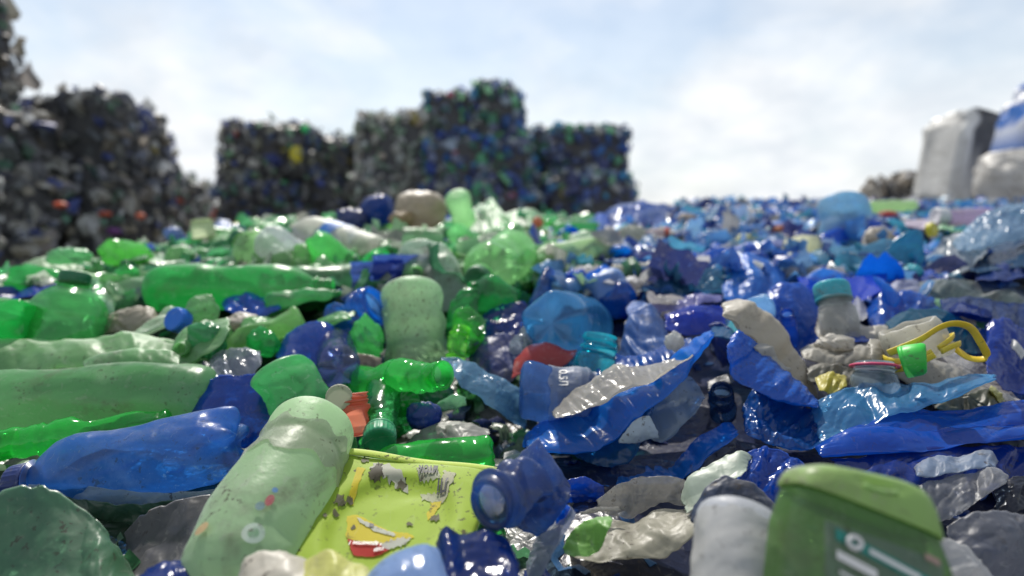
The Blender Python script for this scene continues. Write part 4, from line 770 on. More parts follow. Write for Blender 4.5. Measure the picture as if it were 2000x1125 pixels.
bottle('plastic_bottle', 'turquoise bottle stub with its open round mouth facing up', 'bottle', (1148, 805), (1170, 655), 84, C(.01, .42, .55, .4), 'clean', 'jar', crush=.14, dA=.62, dB=.64, up=(0, -1, .3))
bottle('plastic_bottle', 'large light blue bottle with a star shaped base in the middle', 'bottle', (1075, 632), (1165, 640), 140, C(.05, .28, .62, .35), 'clean', 'soda', crush=.06, dA=.68, dB=.90, wa=True)
bottle('plastic_bottle', 'grey clear bottle end below the star shaped blue base', 'bottle', (1020, 690), (1060, 650), 70, C(.30, .36, .42, .45), 'film', 'jar', crush=.2, dA=.70, dB=.74)
loft('crushed_bottle', 'deep blue folded bottle wall left of the star shaped base', 'bottle', [(905, 672), (935, 620), (985, 590), (1020, 585), (1035, 600)], [(910, 700), (950, 700), (990, 680), (1020, 660)], C(.01, .04, .34, .2), 'clean', thick=.35, relief=.05, d=.76, d2=.82)
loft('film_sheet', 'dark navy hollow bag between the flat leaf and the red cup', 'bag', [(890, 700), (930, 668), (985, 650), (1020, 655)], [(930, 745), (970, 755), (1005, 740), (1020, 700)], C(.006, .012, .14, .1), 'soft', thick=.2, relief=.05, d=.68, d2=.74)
loft('crushed_bottle', 'bright green torn neck pieces beside the tall milky bottle', 'bottle', [(880, 660), (890, 610), (915, 598), (935, 612), (950, 632)], [(882, 695), (900, 700), (925, 690), (950, 655)], C(.06, .5, .08, .35), 'clean', thick=.5, relief=.14, d=.72, base=3)
bottle('plastic_bottle', 'short bright green bottle neck sticking up in front of the deep blue wall', 'bottle', (888, 700), (905, 640), 44, C(.14, .58, .06, .4), 'clean', 'stub', crush=.25, dA=.70, dB=.72)
bottle('plastic_bottle', 'dark green bottle under the pale capped bottle', 'bottle', (1000, 600), (915, 560), 84, C(.02, .30, .08, .3), 'clean', 'soda', crush=.15, dA=.86, dB=.84)
loft('crushed_bottle', 'crushed mid green side under the crushed mint bottle', 'bottle', [(868, 640), (880, 590), (900, 565), (930, 560)], [(872, 670), (890, 660), (915, 640), (935, 610)], C(.03, .34, .1, .3), 'clean', thick=.5, d=.80)
bottle('plastic_bottle', 'pale green bottle aiming its dark green cap at the viewer', 'bottle', (1010, 492), (930, 546), 98, C(.30, .66, .30, .35), 'clean', 'smooth', crush=.07, cap=CAPG, dA=1.05, dB=.88, capscale=1.1)
bottle('plastic_bottle', 'blurred pale bottle with bright green neck beside the crushed light green pieces', 'bottle', (1185, 492), (1020, 520), 66, C(.46, .66, .36, .25), 'milky', 'soda', crush=.08, dA=1.12, dB=1.02)
loft('crushed_bottle', 'upright light green crushed bottle between the pale bottles', 'bottle', [(1035, 520), (1060, 480), (1085, 470), (1108, 500)], [(1045, 560), (1070, 580), (1095, 580), (1112, 550)], C(.16, .58, .18, .4), 'clean', thick=.5, relief=.10, d=.92)
bottle('plastic_bottle', 'slim violet bottle standing in front of the upright light green one', 'bottle', (1048, 600), (1072, 530), 34, C(.07, .08, .30, .3), 'clean', 'wide', crush=.2, dA=.86, dB=.9)
bottle('plastic_bottle', 'blue bottle with a pale patch behind the star based bottle', 'bottle', (1165, 545), (1232, 610), 78, C(.01, .10, .52, .25), 'clean', 'soda', crush=.15, dA=.92, dB=.86, wrap=(.15, .6, C(.16, .34, .68, .1), 'soft', .05))
blob('film_wad', 'deep blue wad beside the blue bottle with a pale patch', 'wad', 1125, 548, 44, 44, .8, C(.01, .05, .42, .2), 'clean', d=.95)
disc_lid('bottle_cap', 'dark green cap lying under the blurred pale bottle', 1167, 523, 26, .98, CAPG, (-.3, -1, .5), 'cap', .7)
# --- back rows, left and middle
blob('paper_bag', 'big crumpled beige bag standing on the crest', 'bag', 822, 410, 108, 76, .9, C(.46, .39, .29), 'soft', d=1.42, relief=.10, base=2)
blob('film_wad', 'ochre end of crumpled film at the foot of the beige bag', 'wad', 785, 428, 48, 30, .8, C(.40, .28, .12), 'soft', d=1.36)
bottle('plastic_bottle', 'light green bottle standing tallest on the crest', 'bottle', (892, 378), (912, 450), 50, C(.36, .74, .36, .35), 'milky', 'smooth', crush=.06, dA=1.36, dB=1.44, up=(0, -1, .2))
blob('film_bag', 'round navy bag with pale spots on the crest beside the beige bag', 'bag', 736, 412, 66, 62, .9, C(.012, .025, .16, .05), 'film', d=1.5)
blob('film_bag', 'lower navy and cream wad next to the round navy bag', 'bag', 690, 428, 66, 44, .9, C(.05, .07, .2, .05), 'film', d=1.48)
bottle('plastic_bottle', 'round bright green base under the beige bag', 'bottle', (888, 455), (935, 480), 44, C(.22, .66, .28, .3), 'clean', 'soda', crush=.05, dA=1.24, dB=1.35)
bottle('plastic_bottle', 'long grey green bottle lying below the beige bag', 'bottle', (865, 462), (745, 458), 30, C(.34, .50, .36, .2), 'milky', 'long', crush=.08, dA=1.3, dB=1.3)
loft('crushed_bottle', 'pale green crushed bottle pointing up from the crest', 'bottle', [(912, 430), (935, 405), (958, 388), (965, 398)], [(920, 452), (950, 450), (985, 440), (1000, 425)], C(.34, .64, .36, .3), 'milky', thick=.6, relief=.10, d=1.5)
loft('crushed_bottle', 'ribbed pale green bottle lying on the crest beside an orange bit', 'bottle', [(965, 425), (1000, 412), (1040, 408), (1058, 420)], [(968, 445), (1005, 446), (1040, 440), (1056, 436)], C(.30, .62, .30, .3), 'milky', thick=.7, relief=.08, d=1.5)
blob('orange_wad', 'small orange wad on the crest in front of the bales', 'wad', 1050, 434, 22, 22, .8, C(.75, .22, .10), 'soft', d=1.45)
bottle('plastic_bottle', 'green bottle lying flat on the crest in front of the square stack', 'bottle', (1080, 448), (1185, 447), 28, C(.03, .34, .10, .2), 'bottle', 'long', crush=.04, dA=1.55, dB=1.55)
bottle('plastic_bottle', 'small pale green bottle with a dark green cap tilted up at the crest', 'bottle', (985, 492), (1014, 445), 54, C(.34, .66, .34, .35), 'clean', 'soda', crush=.08, cap=CAPG, dA=1.2, dB=1.3)
loft('film_wad', 'olive and black tangle behind the small capped bottle', 'wad', [(1028, 465), (1060, 452), (1095, 455)], [(1030, 478), (1065, 485), (1100, 480)], C(.22, .24, .08), 'film', thick=.8, relief=.12, d=1.3)
loft('film_sheet', 'pale pink film lying behind the pale capped bottle', 'film', [(862, 470), (880, 464), (905, 470)], [(865, 482), (885, 484), (905, 480)], C(.6, .55, .45), 'soft', thick=.5, d=1.22)
# --- right side: blue films
loft('film_bag', 'large light blue crinkled bag on the crest where the green bottles end', 'bag', [(1170, 425), (1205, 402), (1255, 390), (1295, 400), (1318, 425)], [(1180, 448), (1220, 460), (1270, 458), (1315, 448)], C(.10, .20, .56, .15), 'film', thick=.8, relief=.09, d=1.55)
loft('film_sheet', 'deep blue pointed film at the foot of the light blue crinkled bag', 'film', [(1150, 452), (1165, 420), (1185, 415), (1195, 435)], [(1152, 470), (1170, 475), (1192, 465)], C(.01, .10, .48, .2), 'film', thick=.6, d=1.4)
bottle('plastic_bottle', 'rounded pale blue bottle base sticking up from the crest', 'bottle', (1646, 388), (1652, 500), 90, C(.16, .42, .68, .3), 'milky', 'smooth', crush=.07, dA=1.30, dB=1.25, up=(0, -1, .2), petal=False)
loft('film_sheet', 'deep blue film running up beside the rounded pale blue base', 'film', [(1600, 460), (1650, 440), (1690, 425), (1722, 430)], [(1602, 475), (1660, 470), (1700, 455), (1724, 445)], C(.008, .08, .48, .15), 'film', thick=.5, relief=.03, d=1.22, d2=1.24)
loft('film_bag', 'creamy yellow crumpled bag behind the long teal sheet', 'bag', [(1522, 500), (1532, 468), (1565, 455), (1600, 460), (1612, 490)], [(1525, 512), (1560, 518), (1590, 518), (1614, 508)], C(.56, .60, .32, .1), 'soft', thick=.7, relief=.06, d=1.02)
blob('film_wad', 'pale yellow oval wad beside the creamy yellow bag', 'wad', 1452, 474, 54, 32, .7, C(.62, .66, .32), 'soft', d=1.18, tilt=-.3)
loft('crushed_bottle', 'olive crushed bottle with glints beside the white shiny film', 'bottle', [(1243, 495), (1260, 475), (1300, 476), (1330, 500)], [(1248, 512), (1280, 522), (1310, 528), (1330, 520)], C(.32, .34, .16, .1), 'soft', thick=.7, relief=.04, d=1.05)
loft('film_sheet', 'white shiny film with sparkling glints', 'film', [(1300, 490), (1325, 475), (1348, 482), (1352, 505)], [(1318, 520), (1335, 528), (1352, 522)], C(.72, .72, .76, .1), 'film', thick=.5, relief=.1, d=1.04)
bottle('plastic_tube', 'dirty white crushed tube lying beside the blue patched bottle', 'tube', (1195, 533), (1288, 522), 38, C(.56, .54, .46), 'soft', 'long', crush=.2, flat=.2, dA=1.0, dB=1.0, petal=False)
blob('film_wad', 'beige pointed wad in front of the long deep blue film', 'wad', 1716, 462, 54, 36, .8, C(.56, .50, .42), 'soft', d=1.12)
loft('film_sheet', 'long teal film spreading in front of the creamy yellow bag', 'film', [(1530, 525), (1565, 500), (1620, 482), (1680, 478), (1730, 470), (1800, 490)], [(1540, 530), (1600, 538), (1670, 540), (1740, 532), (1800, 530)], C(.10, .36, .56, .2), 'film', thick=.4, relief=.05, d=.98, d2=1.06)
loft('film_sheet', 'teal fin of film standing up like a sail', 'film', [(1722, 500), (1750, 465), (1782, 448), (1802, 450)], [(1725, 535), (1755, 540), (1785, 535), (1806, 505)], C(.015, .26, .46, .25), 'film', thick=.25, relief=.035, d=1.0, d2=1.02)
loft('film_bag', 'big sparkling light blue bag at the right edge', 'bag', [(1860, 470), (1900, 430), (1950, 405), (2010, 395), (2070, 400)], [(1870, 490), (1920, 488), (1980, 470), (2070, 460)], C(.30, .46, .62, .2), 'film', thick=.6, relief=.07, base=5, d=.92, d2=1.02)
loft('film_sheet', 'silvery crinkled film below the sparkling bag', 'film', [(1805, 500), (1840, 468), (1880, 460), (1925, 468)], [(1812, 535), (1850, 545), (1895, 525), (1930, 495)], C(.50, .56, .60, .15), 'film', thick=.5, relief=.09, base=5, d=.90)
loft('film_sheet', 'dark teal sheet below the sparkling bag at the right edge', 'film', [(1890, 505), (1940, 470), (2000, 450), (2070, 455)], [(1895, 530), (1940, 530), (2000, 520), (2070, 520)], C(.008, .09, .22, .15), 'film', thick=.4, relief=.05, d=.86)
loft('film_sheet', 'navy crinkled film with a pale crease under the dark teal sheet', 'film', [(1900, 520), (1940, 495), (1985, 480), (2050, 490)], [(1905, 545), (1950, 550), (2000, 545), (2060, 540)], C(.01, .02, .20, .15), 'film', thick=.4, relief=.09, d=.82)
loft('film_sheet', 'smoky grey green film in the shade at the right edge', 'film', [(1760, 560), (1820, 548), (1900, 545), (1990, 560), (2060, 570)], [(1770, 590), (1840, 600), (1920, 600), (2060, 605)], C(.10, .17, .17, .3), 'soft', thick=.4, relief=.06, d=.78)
bottle('plastic_bottle', 'long pale green bottle lying at the crest in front of the brown bale', 'bottle', (1790, 403), (1680, 404), 24, C(.42, .62, .32, .1), 'milky', 'long', crush=.05, dA=1.75, dB=1.75)
bottle('plastic_bottle', 'lilac bottle with a white wide neck near the crest', 'bottle', (1960, 430), (1828, 423), 42, C(.40, .30, .50, .15), 'milky', 'wide', crush=.1, cap=C(.7, .7, .7), dA=1.25, dB=1.25)
loft('film_strip', 'pinkish lilac strip of film running to the yellow cap', 'film', [(1765, 430), (1800, 428), (1840, 435)], [(1768, 440), (1800, 446), (1840, 446)], C(.46, .34, .48), 'soft', thick=.5, d=1.2)
disc_lid('bottle_cap', 'yellow cap beside the lilac bottle', 1820, 449, 28, 1.1, C(.55, .5, .02), (.6, -1, .3), 'cap', .8)
loft('film_strip', 'green strip beside the yellow cap', 'film', [(1832, 440), (1860, 438), (1892, 448)], [(1832, 450), (1862, 452), (1892, 455)], C(.03, .34, .08), 'soft', thick=.5, d=1.1)
loft('film_sheet', 'light blue crinkled film in front of the olive crushed bottle', 'film', [(1270, 560), (1300, 532), (1350, 530), (1400, 520), (1432, 545)], [(1275, 568), (1330, 578), (1390, 575), (1432, 572)], C(.12, .40, .62, .3), 'film', thick=.6, relief=.08, d=.90, base=4)
loft('film_sheet', 'wide periwinkle wrinkled sheet in the middle of the blue films', 'film', [(1408, 540), (1420, 508), (1470, 498), (1520, 520), (1560, 552)], [(1415, 580), (1460, 600), (1520, 598), (1560, 580)], C(.07, .16, .50, .12), 'fine', thick=.3, relief=.05, ang=2.7, spread=.3, d=.84, d2=.94)
loft('film_sheet', 'deep blue upright band behind the teal capped bottle', 'film', [(1555, 548), (1600, 538), (1670, 540), (1732, 540)], [(1562, 570), (1610, 590), (1680, 590), (1725, 570)], C(.006, .015, .44, .1), 'film', thick=.3, relief=.03, d=.80)
loft('film_sheet', 'violet blue crinkled sheet with a dark ring shaped hole', 'film', [(1478, 600), (1510, 560), (1560, 560), (1598, 590), (1600, 620)], [(1478, 650), (1510, 690), (1550, 710), (1590, 690), (1602, 650)], C(.012, .07, .38, .12), 'fine', thick=.35, relief=.05, d=.70, d2=.78, base=4)
bottle('plastic_bottle', 'small dark blue bottle mouth poking out of the violet blue sheet', 'bottle', (1545, 670), (1537, 612), 32, C(.01, .02, .20, .2), 'clean', 'stub', crush=.15, dA=.70, dB=.66, up=(0, -1, .2))
loft('film_sheet', 'glossy pure blue folded sheet above the off-white long tube', 'film', [(1298, 612), (1340, 598), (1380, 595), (1418, 592)], [(1300, 640), (1340, 655), (1380, 652), (1418, 640)], C(.004, .02, .46, .1), 'clean', thick=.4, relief=.04, d=.72, d2=.76)
loft('film_sheet', 'pale purple rim of film behind the glossy pure blue sheet', 'film', [(1240, 605), (1300, 590), (1360, 575), (1410, 580)], [(1250, 615), (1310, 608), (1370, 595), (1412, 590)], C(.24, .24, .52, .1), 'fine', thick=.5, d=.78)
loft('film_tube', 'long dirty off-white crumpled tube slanting down between blue films', 'film', [(1412, 593), (1440, 588), (1480, 612), (1520, 650), (1560, 700), (1592, 748), (1600, 770)], [(1414, 615), (1440, 630), (1480, 655), (1515, 695), (1545, 740), (1570, 772), (1596, 778)], C(.48, .44, .36, .05), 'soft', thick=.8, relief=.04, ang=.8, spread=.4, d=.585, d2=.63)
loft('film_sheet', 'long blue leaf of finely wrinkled film under the off-white tube', 'film', [(1425, 655), (1440, 643), (1475, 668), (1520, 715), (1560, 765), (1588, 798)], [(1422, 690), (1440, 735), (1480, 770), (1520, 792), (1560, 800), (1586, 802)], C(.012, .085, .42, .08), 'fine', thick=.22, relief=.035, ang=.75, spread=.2, base=6, d=.535, d2=.58)
loft('film_sheet', 'knobbly white edge of film between the tube and the blue leaf', 'film', [(1470, 655), (1500, 690), (1540, 740), (1570, 775)], [(1465, 668), (1495, 705), (1530, 752), (1562, 785)], C(.5, .48, .42), 'soft', thick=.9, relief=.08, d=.57)
loft('film_sheet', 'pale blue draped film beside the turquoise stub', 'film', [(1200, 720), (1215, 660), (1240, 612), (1275, 598), (1305, 640)], [(1200, 735), (1230, 745), (1270, 728), (1310, 695)], C(.07, .19, .52, .15), 'soft', thick=.35, relief=.06, ang=2.4, spread=.4, d=.66, d2=.74, base=3.5)
loft('film_sheet', 'mid blue folds of film behind the pale point', 'film', [(1200, 690), (1250, 700), (1310, 672), (1350, 655)], [(1205, 745), (1250, 740), (1305, 715), (1352, 680)], C(.02, .08, .34, .15), 'film', thick=.4, relief=.07, ang=2.5, spread=.3, d=.63, d2=.68)
blob('foam_lump', 'small white bumpy foam lump beside the pale blue draped film', 'foam', 1317, 668, 34, 34, .8, C(.66, .66, .62), 'soft', d=.64, relief=.25)
loft('film_strip', 'teal knot of film near the top of the blue leaf', 'film', [(1388, 640), (1410, 634), (1432, 648)], [(1390, 655), (1415, 662), (1435, 668)], C(.01, .14, .34, .1), 'film', thick=.8, d=.60)
bottle('plastic_bottle', 'clear white bottle with a teal cap standing among blue films', 'bottle', (1655, 720), (1621, 560), 74, C(.58, .58, .55, .3), 'milky', 'jar', crush=.10, cap=C(.03, .36, .44), dA=.66, dB=.70, capscale=.98, up=(0, -1, .2))
loft('film_strip', 'small clear white flap beside the teal capped bottle', 'film', [(1650, 610), (1675, 580), (1692, 600)], [(1655, 635), (1675, 632), (1695, 620)], C(.6, .6, .66, .25), 'film', thick=.3, d=.68)
loft('film_bag', 'off-white crumpled bag below the teal capped bottle', 'bag', [(1590, 640), (1610, 600), (1660, 625), (1710, 640), (1760, 650)], [(1600, 660), (1640, 672), (1700, 668), (1765, 662)], C(.52, .49, .42, .1), 'soft', thick=.6, relief=.07, d=.66)
loft('film_sheet', 'blue crumpled film behind the yellow strap', 'film', [(1690, 610), (1720, 575), (1770, 570), (1830, 590), (1870, 625)], [(1700, 640), (1750, 650), (1810, 645), (1870, 640)], C(.03, .09, .42, .2), 'film', thick=.4, relief=.08, d=.72)
loft('film_sheet', 'lavender translucent film dome behind the blue crumpled film', 'film', [(1735, 560), (1755, 545), (1790, 548), (1820, 590)], [(1740, 580), (1770, 598), (1800, 600), (1825, 600)], C(.26, .30, .5, .3), 'soft', thick=.5, d=.78)
loft('film_sheet', 'dark teal sheet arching over the yellow strap', 'film', [(1730, 628), (1780, 604), (1830, 605), (1890, 630), (1955, 665)], [(1735, 650), (1790, 665), (1850, 680), (1905, 690), (1958, 680)], C(.01, .14, .24, .15), 'film', thick=.3, relief=.05, d=.64, d2=.69)
loft('film_sheet', 'small deep blue strip beside the white foam crumbs', 'film', [(1645, 655), (1665, 645), (1710, 658)], [(1648, 662), (1672, 668), (1710, 666)], C(.02, .05, .38, .1), 'film', thick=.6, d=.64)
blob('foam_lump', 'cluster of white foam crumbs left of the yellow strap', 'foam', 1632, 672, 66, 30, .8, C(.66, .63, .56), 'soft', d=.64, relief=.25, base=4)
loft('film_bag', 'dirty white film crossing below the foam crumbs', 'bag', [(1560, 685), (1590, 668), (1640, 680), (1690, 668), (1740, 672), (1790, 690)], [(1568, 705), (1610, 712), (1660, 712), (1720, 705), (1790, 712)], C(.46, .44, .38, .1), 'soft', thick=.7, relief=.08, ang=1.5, spread=.4, d=.61)
loft('film_bag', 'long dirty white sheet slanting down to the big sky blue film', 'bag', [(1690, 672), (1740, 668), (1800, 690), (1860, 715), (1920, 745), (1955, 770)], [(1700, 715), (1760, 750), (1820, 768), (1880, 775), (1950, 782)], C(.42, .40, .34, .1), 'soft', thick=.35, relief=.04, ang=.5, spread=.3, d=.56, d2=.60)
loft('film_sheet', 'shaded grey folds under the foam crumbs', 'film', [(1575, 715), (1620, 708), (1680, 722), (1710, 735)], [(1580, 745), (1620, 752), (1670, 750), (1710, 752)], C(.26, .26, .22, .15), 'soft', thick=.5, relief=.10, d=.58)
loft('film_strip', 'torn yellow and white scrap under the shaded grey folds', 'film', [(1592, 735), (1620, 728), (1655, 735)], [(1600, 760), (1625, 768), (1655, 755)], C(.56, .50, .06), 'soft', thick=.6, relief=.10, d=.56)
bottle('plastic_bottle', 'short clear bottle neck with a pink ring beside the green cap', 'bottle', (1712, 790), (1707, 708), 84, C(.34, .44, .52, .45), 'clean', 'jar', crush=.06, ring=C(.65, .06, .16), dA=.55, dB=.56, up=(0, -1, .2))
def green_cap():
    d = .505; P = at(1795, 702, d); r = 31 * d / FPX; R, _ = frame(P, P + np.array([.75, -.55, .35]))
    V, F = cap_geo(r, r * 1.3, -r * .9, (0, 0), 0.0); z = (V[:, 2] + r * .9) / (r * 1.3); V[:, :2] *= (1 - .22 * np.clip(z, 0, 1) ** 3)[:, None]; V[:, 0] *= 1 + .15 * np.clip(z, 0, 1); V[:, 2] += .25 * V[:, 0] * z
    W = V @ R + P; o = mk('bottle_cap', W, F, 'opaque', None, C(.02, .42, .04)); tag(o, 'bright green smooth cap lying on the long dirty white sheet', 'cap'); note_hero(W)
green_cap()
def strap_roll():
    d = .565
    root = empty('strap_roll', at(1785, 700, d)); tag(root, 'cloudy white collar wound with a yellow strap looping to one side', 'strap')
    cx, cy = 1785, 665
    # white collar
    th = np.linspace(0, 2 * math.pi, 60, endpoint=False)
    C0 = at(cx, cy, d); ax = np.array([-.35, .25, .90]); ax /= np.linalg.norm(ax); R, _ = frame(C0, C0 + ax, (0, -1, 0)); r = 56 * d / FPX
    rows = []
    for k, (s_, z) in enumerate([(.84, -.75), (.95, -.8), (1.0, -.55), (.98, -.2), (1.0, .15), (.96, .5), (.9, .72), (.8, .74), (.76, .4), (.8, -.3), (.84, -.75)]):
        q = r * s_ * (1 + .05 * vn(np.cos(th) * 1.5, np.sin(th) * 1.5, z, 5)); rows.append(np.stack([q * np.cos(th), q * np.sin(th), np.full(60, z * r * .8) + .08 * r * vn(np.cos(th) * 2, np.sin(th) * 2, 3, 6)], -1))
    V = np.array(rows).reshape(-1, 3) @ R + C0; mk('collar', V, gridfaces(60, len(rows), 0, True).tolist(), 'milky', root, C(.56, .54, .46, .3)); note_hero(V)
    def ell(s_, z, a0, a1, n=14, jx=0): 
        a = np.linspace(a0, a1, n); q = np.stack([r * s_ * np.cos(a), r * s_ * np.sin(a), r * (z + .12 * np.sin(a * 2 + jx))], -1); return q @ R + C0
    for s_, z, j in ((1.10, -.30, 0), (1.16, -.52, 1)):
        V, F = sweep(ell(s_, z, 0, 2 * math.pi * .97, 20, j), .0030, .0010, False, 120); mk('strap_band', V, F, 'opaque', root, C(.72, .56, .03))
    pts = [at(x, y, dd) for x, y, dd in ((1735, 690, .57), (1770, 676, .56), (1800, 662, .555), (1835, 640, .555), (1865, 632, .555), (1895, 640, .56), (1915, 668, .56), (1928, 695, .565), (1915, 702, .57), (1890, 698, .575), (1865, 680, .585), (1845, 664, .60), (1838, 655, .61))]
    pts = [CAMP + (q - CAMP) * .935 for q in pts]
    V, F = sweep(pts, .0033, .0011, False, 200, 14, 1.2); mk('strap_loop', V, F, 'opaque', root, C(.74, .54, .02)); note_hero(V)
strap_roll()
loft('film_strip', 'dark blue glossy knots of film at the right of the dark teal sheet', 'film', [(1852, 600), (1880, 590), (1930, 605), (1945, 620)], [(1856, 608), (1890, 612), (1930, 620)], C(.01, .02, .26, .1), 'clean', thick=.8, relief=.1, d=.66)
loft('film_sheet', 'dark navy folds filling the right edge beside the yellow loop', 'film', [(1920, 640), (1955, 620), (2000, 640), (2060, 660)], [(1925, 730), (1960, 760), (2000, 765), (2060, 760)], C(.008, .02, .26, .12), 'film', thick=.3, relief=.06, d=.58, d2=.66)
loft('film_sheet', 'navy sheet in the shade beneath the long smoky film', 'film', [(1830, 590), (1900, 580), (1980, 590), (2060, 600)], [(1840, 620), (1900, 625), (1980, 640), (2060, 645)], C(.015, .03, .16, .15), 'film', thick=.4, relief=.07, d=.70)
loft('film_sheet', 'big sky blue glossy film sweeping across the lower right', 'film', [(1585, 800), (1620, 772), (1680, 752), (1750, 748), (1820, 748), (1880, 742), (1945, 738)], [(1600, 870), (1650, 862), (1710, 830), (1760, 805), (1830, 790), (1890, 772), (1945, 745)], C(.10, .38, .70, .25), 'film', thick=.3, relief=.04, d=.50, d2=.55, base=4.5)
loft('film_sheet', 'deep blue long film below the big sky blue film', 'film', [(1650, 850), (1720, 815), (1800, 798), (1900, 800), (2060, 780)], [(1655, 868), (1730, 870), (1820, 862), (1900, 845), (2060, 840)], C(.008, .06, .42, .15), 'film', thick=.35, relief=.045, ang=1.75, spread=.25, d=.475, d2=.51)
loft('film_sheet', 'violet edged blue film running out of the frame below the deep blue film', 'film', [(1590, 895), (1680, 850), (1780, 838), (1880, 835), (2070, 845)], [(1600, 905), (1680, 900), (1780, 885), (1880, 865), (2070, 870)], C(.012, .06, .38, .12), 'film', thick=.6, relief=.04, ang=1.7, spread=.2, d=.455, d2=.48)
loft('film_sheet', 'darkest blue film hanging beneath the violet edged film', 'film', [(1620, 900), (1720, 885), (1850, 870), (2060, 870)], [(1660, 940), (1740, 965), (1830, 960), (2060, 950)], C(.006, .015, .22, .1), 'film', thick=.3, relief=.05, d=.43, d2=.46)
loft('film_sheet', 'dark olive sheet painting the shaded hollow under the big sky blue film', 'film', [(1820, 790), (1870, 772), (1930, 760), (1965, 790)], [(1830, 802), (1880, 805), (1930, 805), (1968, 800)], C(.05, .06, .03), 'soft', thick=.4, d=.53)  # added dark sheet, its colour stands in for the shade of a hollow
loft('film_strip', 'thin dull yellow rim at the tip of the sky blue film', 'film', [(1935, 752), (1955, 765), (1970, 795)], [(1930, 760), (1948, 775), (1960, 800)], C(.42, .40, .08), 'soft', thick=.8, d=.54)
loft('film_sheet', 'dark sparkling blue crinkled film beside the sky blue film', 'film', [(1448, 800), (1480, 755), (1540, 770), (1590, 800), (1612, 840)], [(1455, 850), (1500, 872), (1560, 885), (1610, 870)], C(.015, .10, .36, .25), 'film', thick=.3, relief=.08, d=.50, d2=.56, base=5)
bottle('plastic_bottle', 'dark bottle neck ring glinting in the deep gap', 'bottle', (1412, 810), (1409, 762), 50, C(.01, .04, .12, .4), 'clean', 'stub', crush=.1, dA=.58, dB=.55, up=(0, -1, .2))
loft('film_sheet', 'black and grey torn scraps in the deep gap', 'film', [(1380, 745), (1400, 735), (1440, 725)], [(1385, 768), (1405, 765), (1440, 742)], C(.22, .23, .23, .2), 'soft', thick=.3, d=.58)
loft('film_sheet', 'violet blue glossy crinkled film above the green shampoo bottle', 'film', [(1440, 920), (1462, 878), (1500, 868), (1540, 880), (1580, 920)], [(1445, 960), (1490, 985), (1530, 1005), (1570, 990)], C(.008, .05, .36, .15), 'film', thick=.35, relief=.10, d=.395, d2=.43, base=4.5)
loft('film_sheet', 'greenish white stiff fold behind the frosted bottle', 'film', [(1330, 975), (1345, 935), (1390, 905), (1450, 880), (1470, 890)], [(1340, 1000), (1370, 975), (1410, 940), (1450, 925)], C(.50, .58, .48, .1), 'soft', thick=.25, relief=.025, d=.405, base=2)
loft('film_sheet', 'dark slate film curving behind the frosted bottle', 'film', [(1345, 1010), (1375, 955), (1420, 930), (1470, 945), (1530, 1000)], [(1360, 1040), (1410, 1050), (1470, 1050), (1530, 1040)], C(.03, .06, .14, .15), 'soft', thick=.4, relief=.04, d=.36)
bottle('plastic_bottle', 'frosted white bottle standing at the bottom edge beside the shampoo bottle', 'bottle', (1440, 995), (1425, 1400), 152, C(.62, .64, .70, .2), 'milky', 'soda', crush=.08, dA=.315, dB=.25, petal=False, cap=C(.6, .6, .6), wrap=(.10, .5, C(.66, .65, .62, .1), 'film', .03), up=(0, -1, .2))
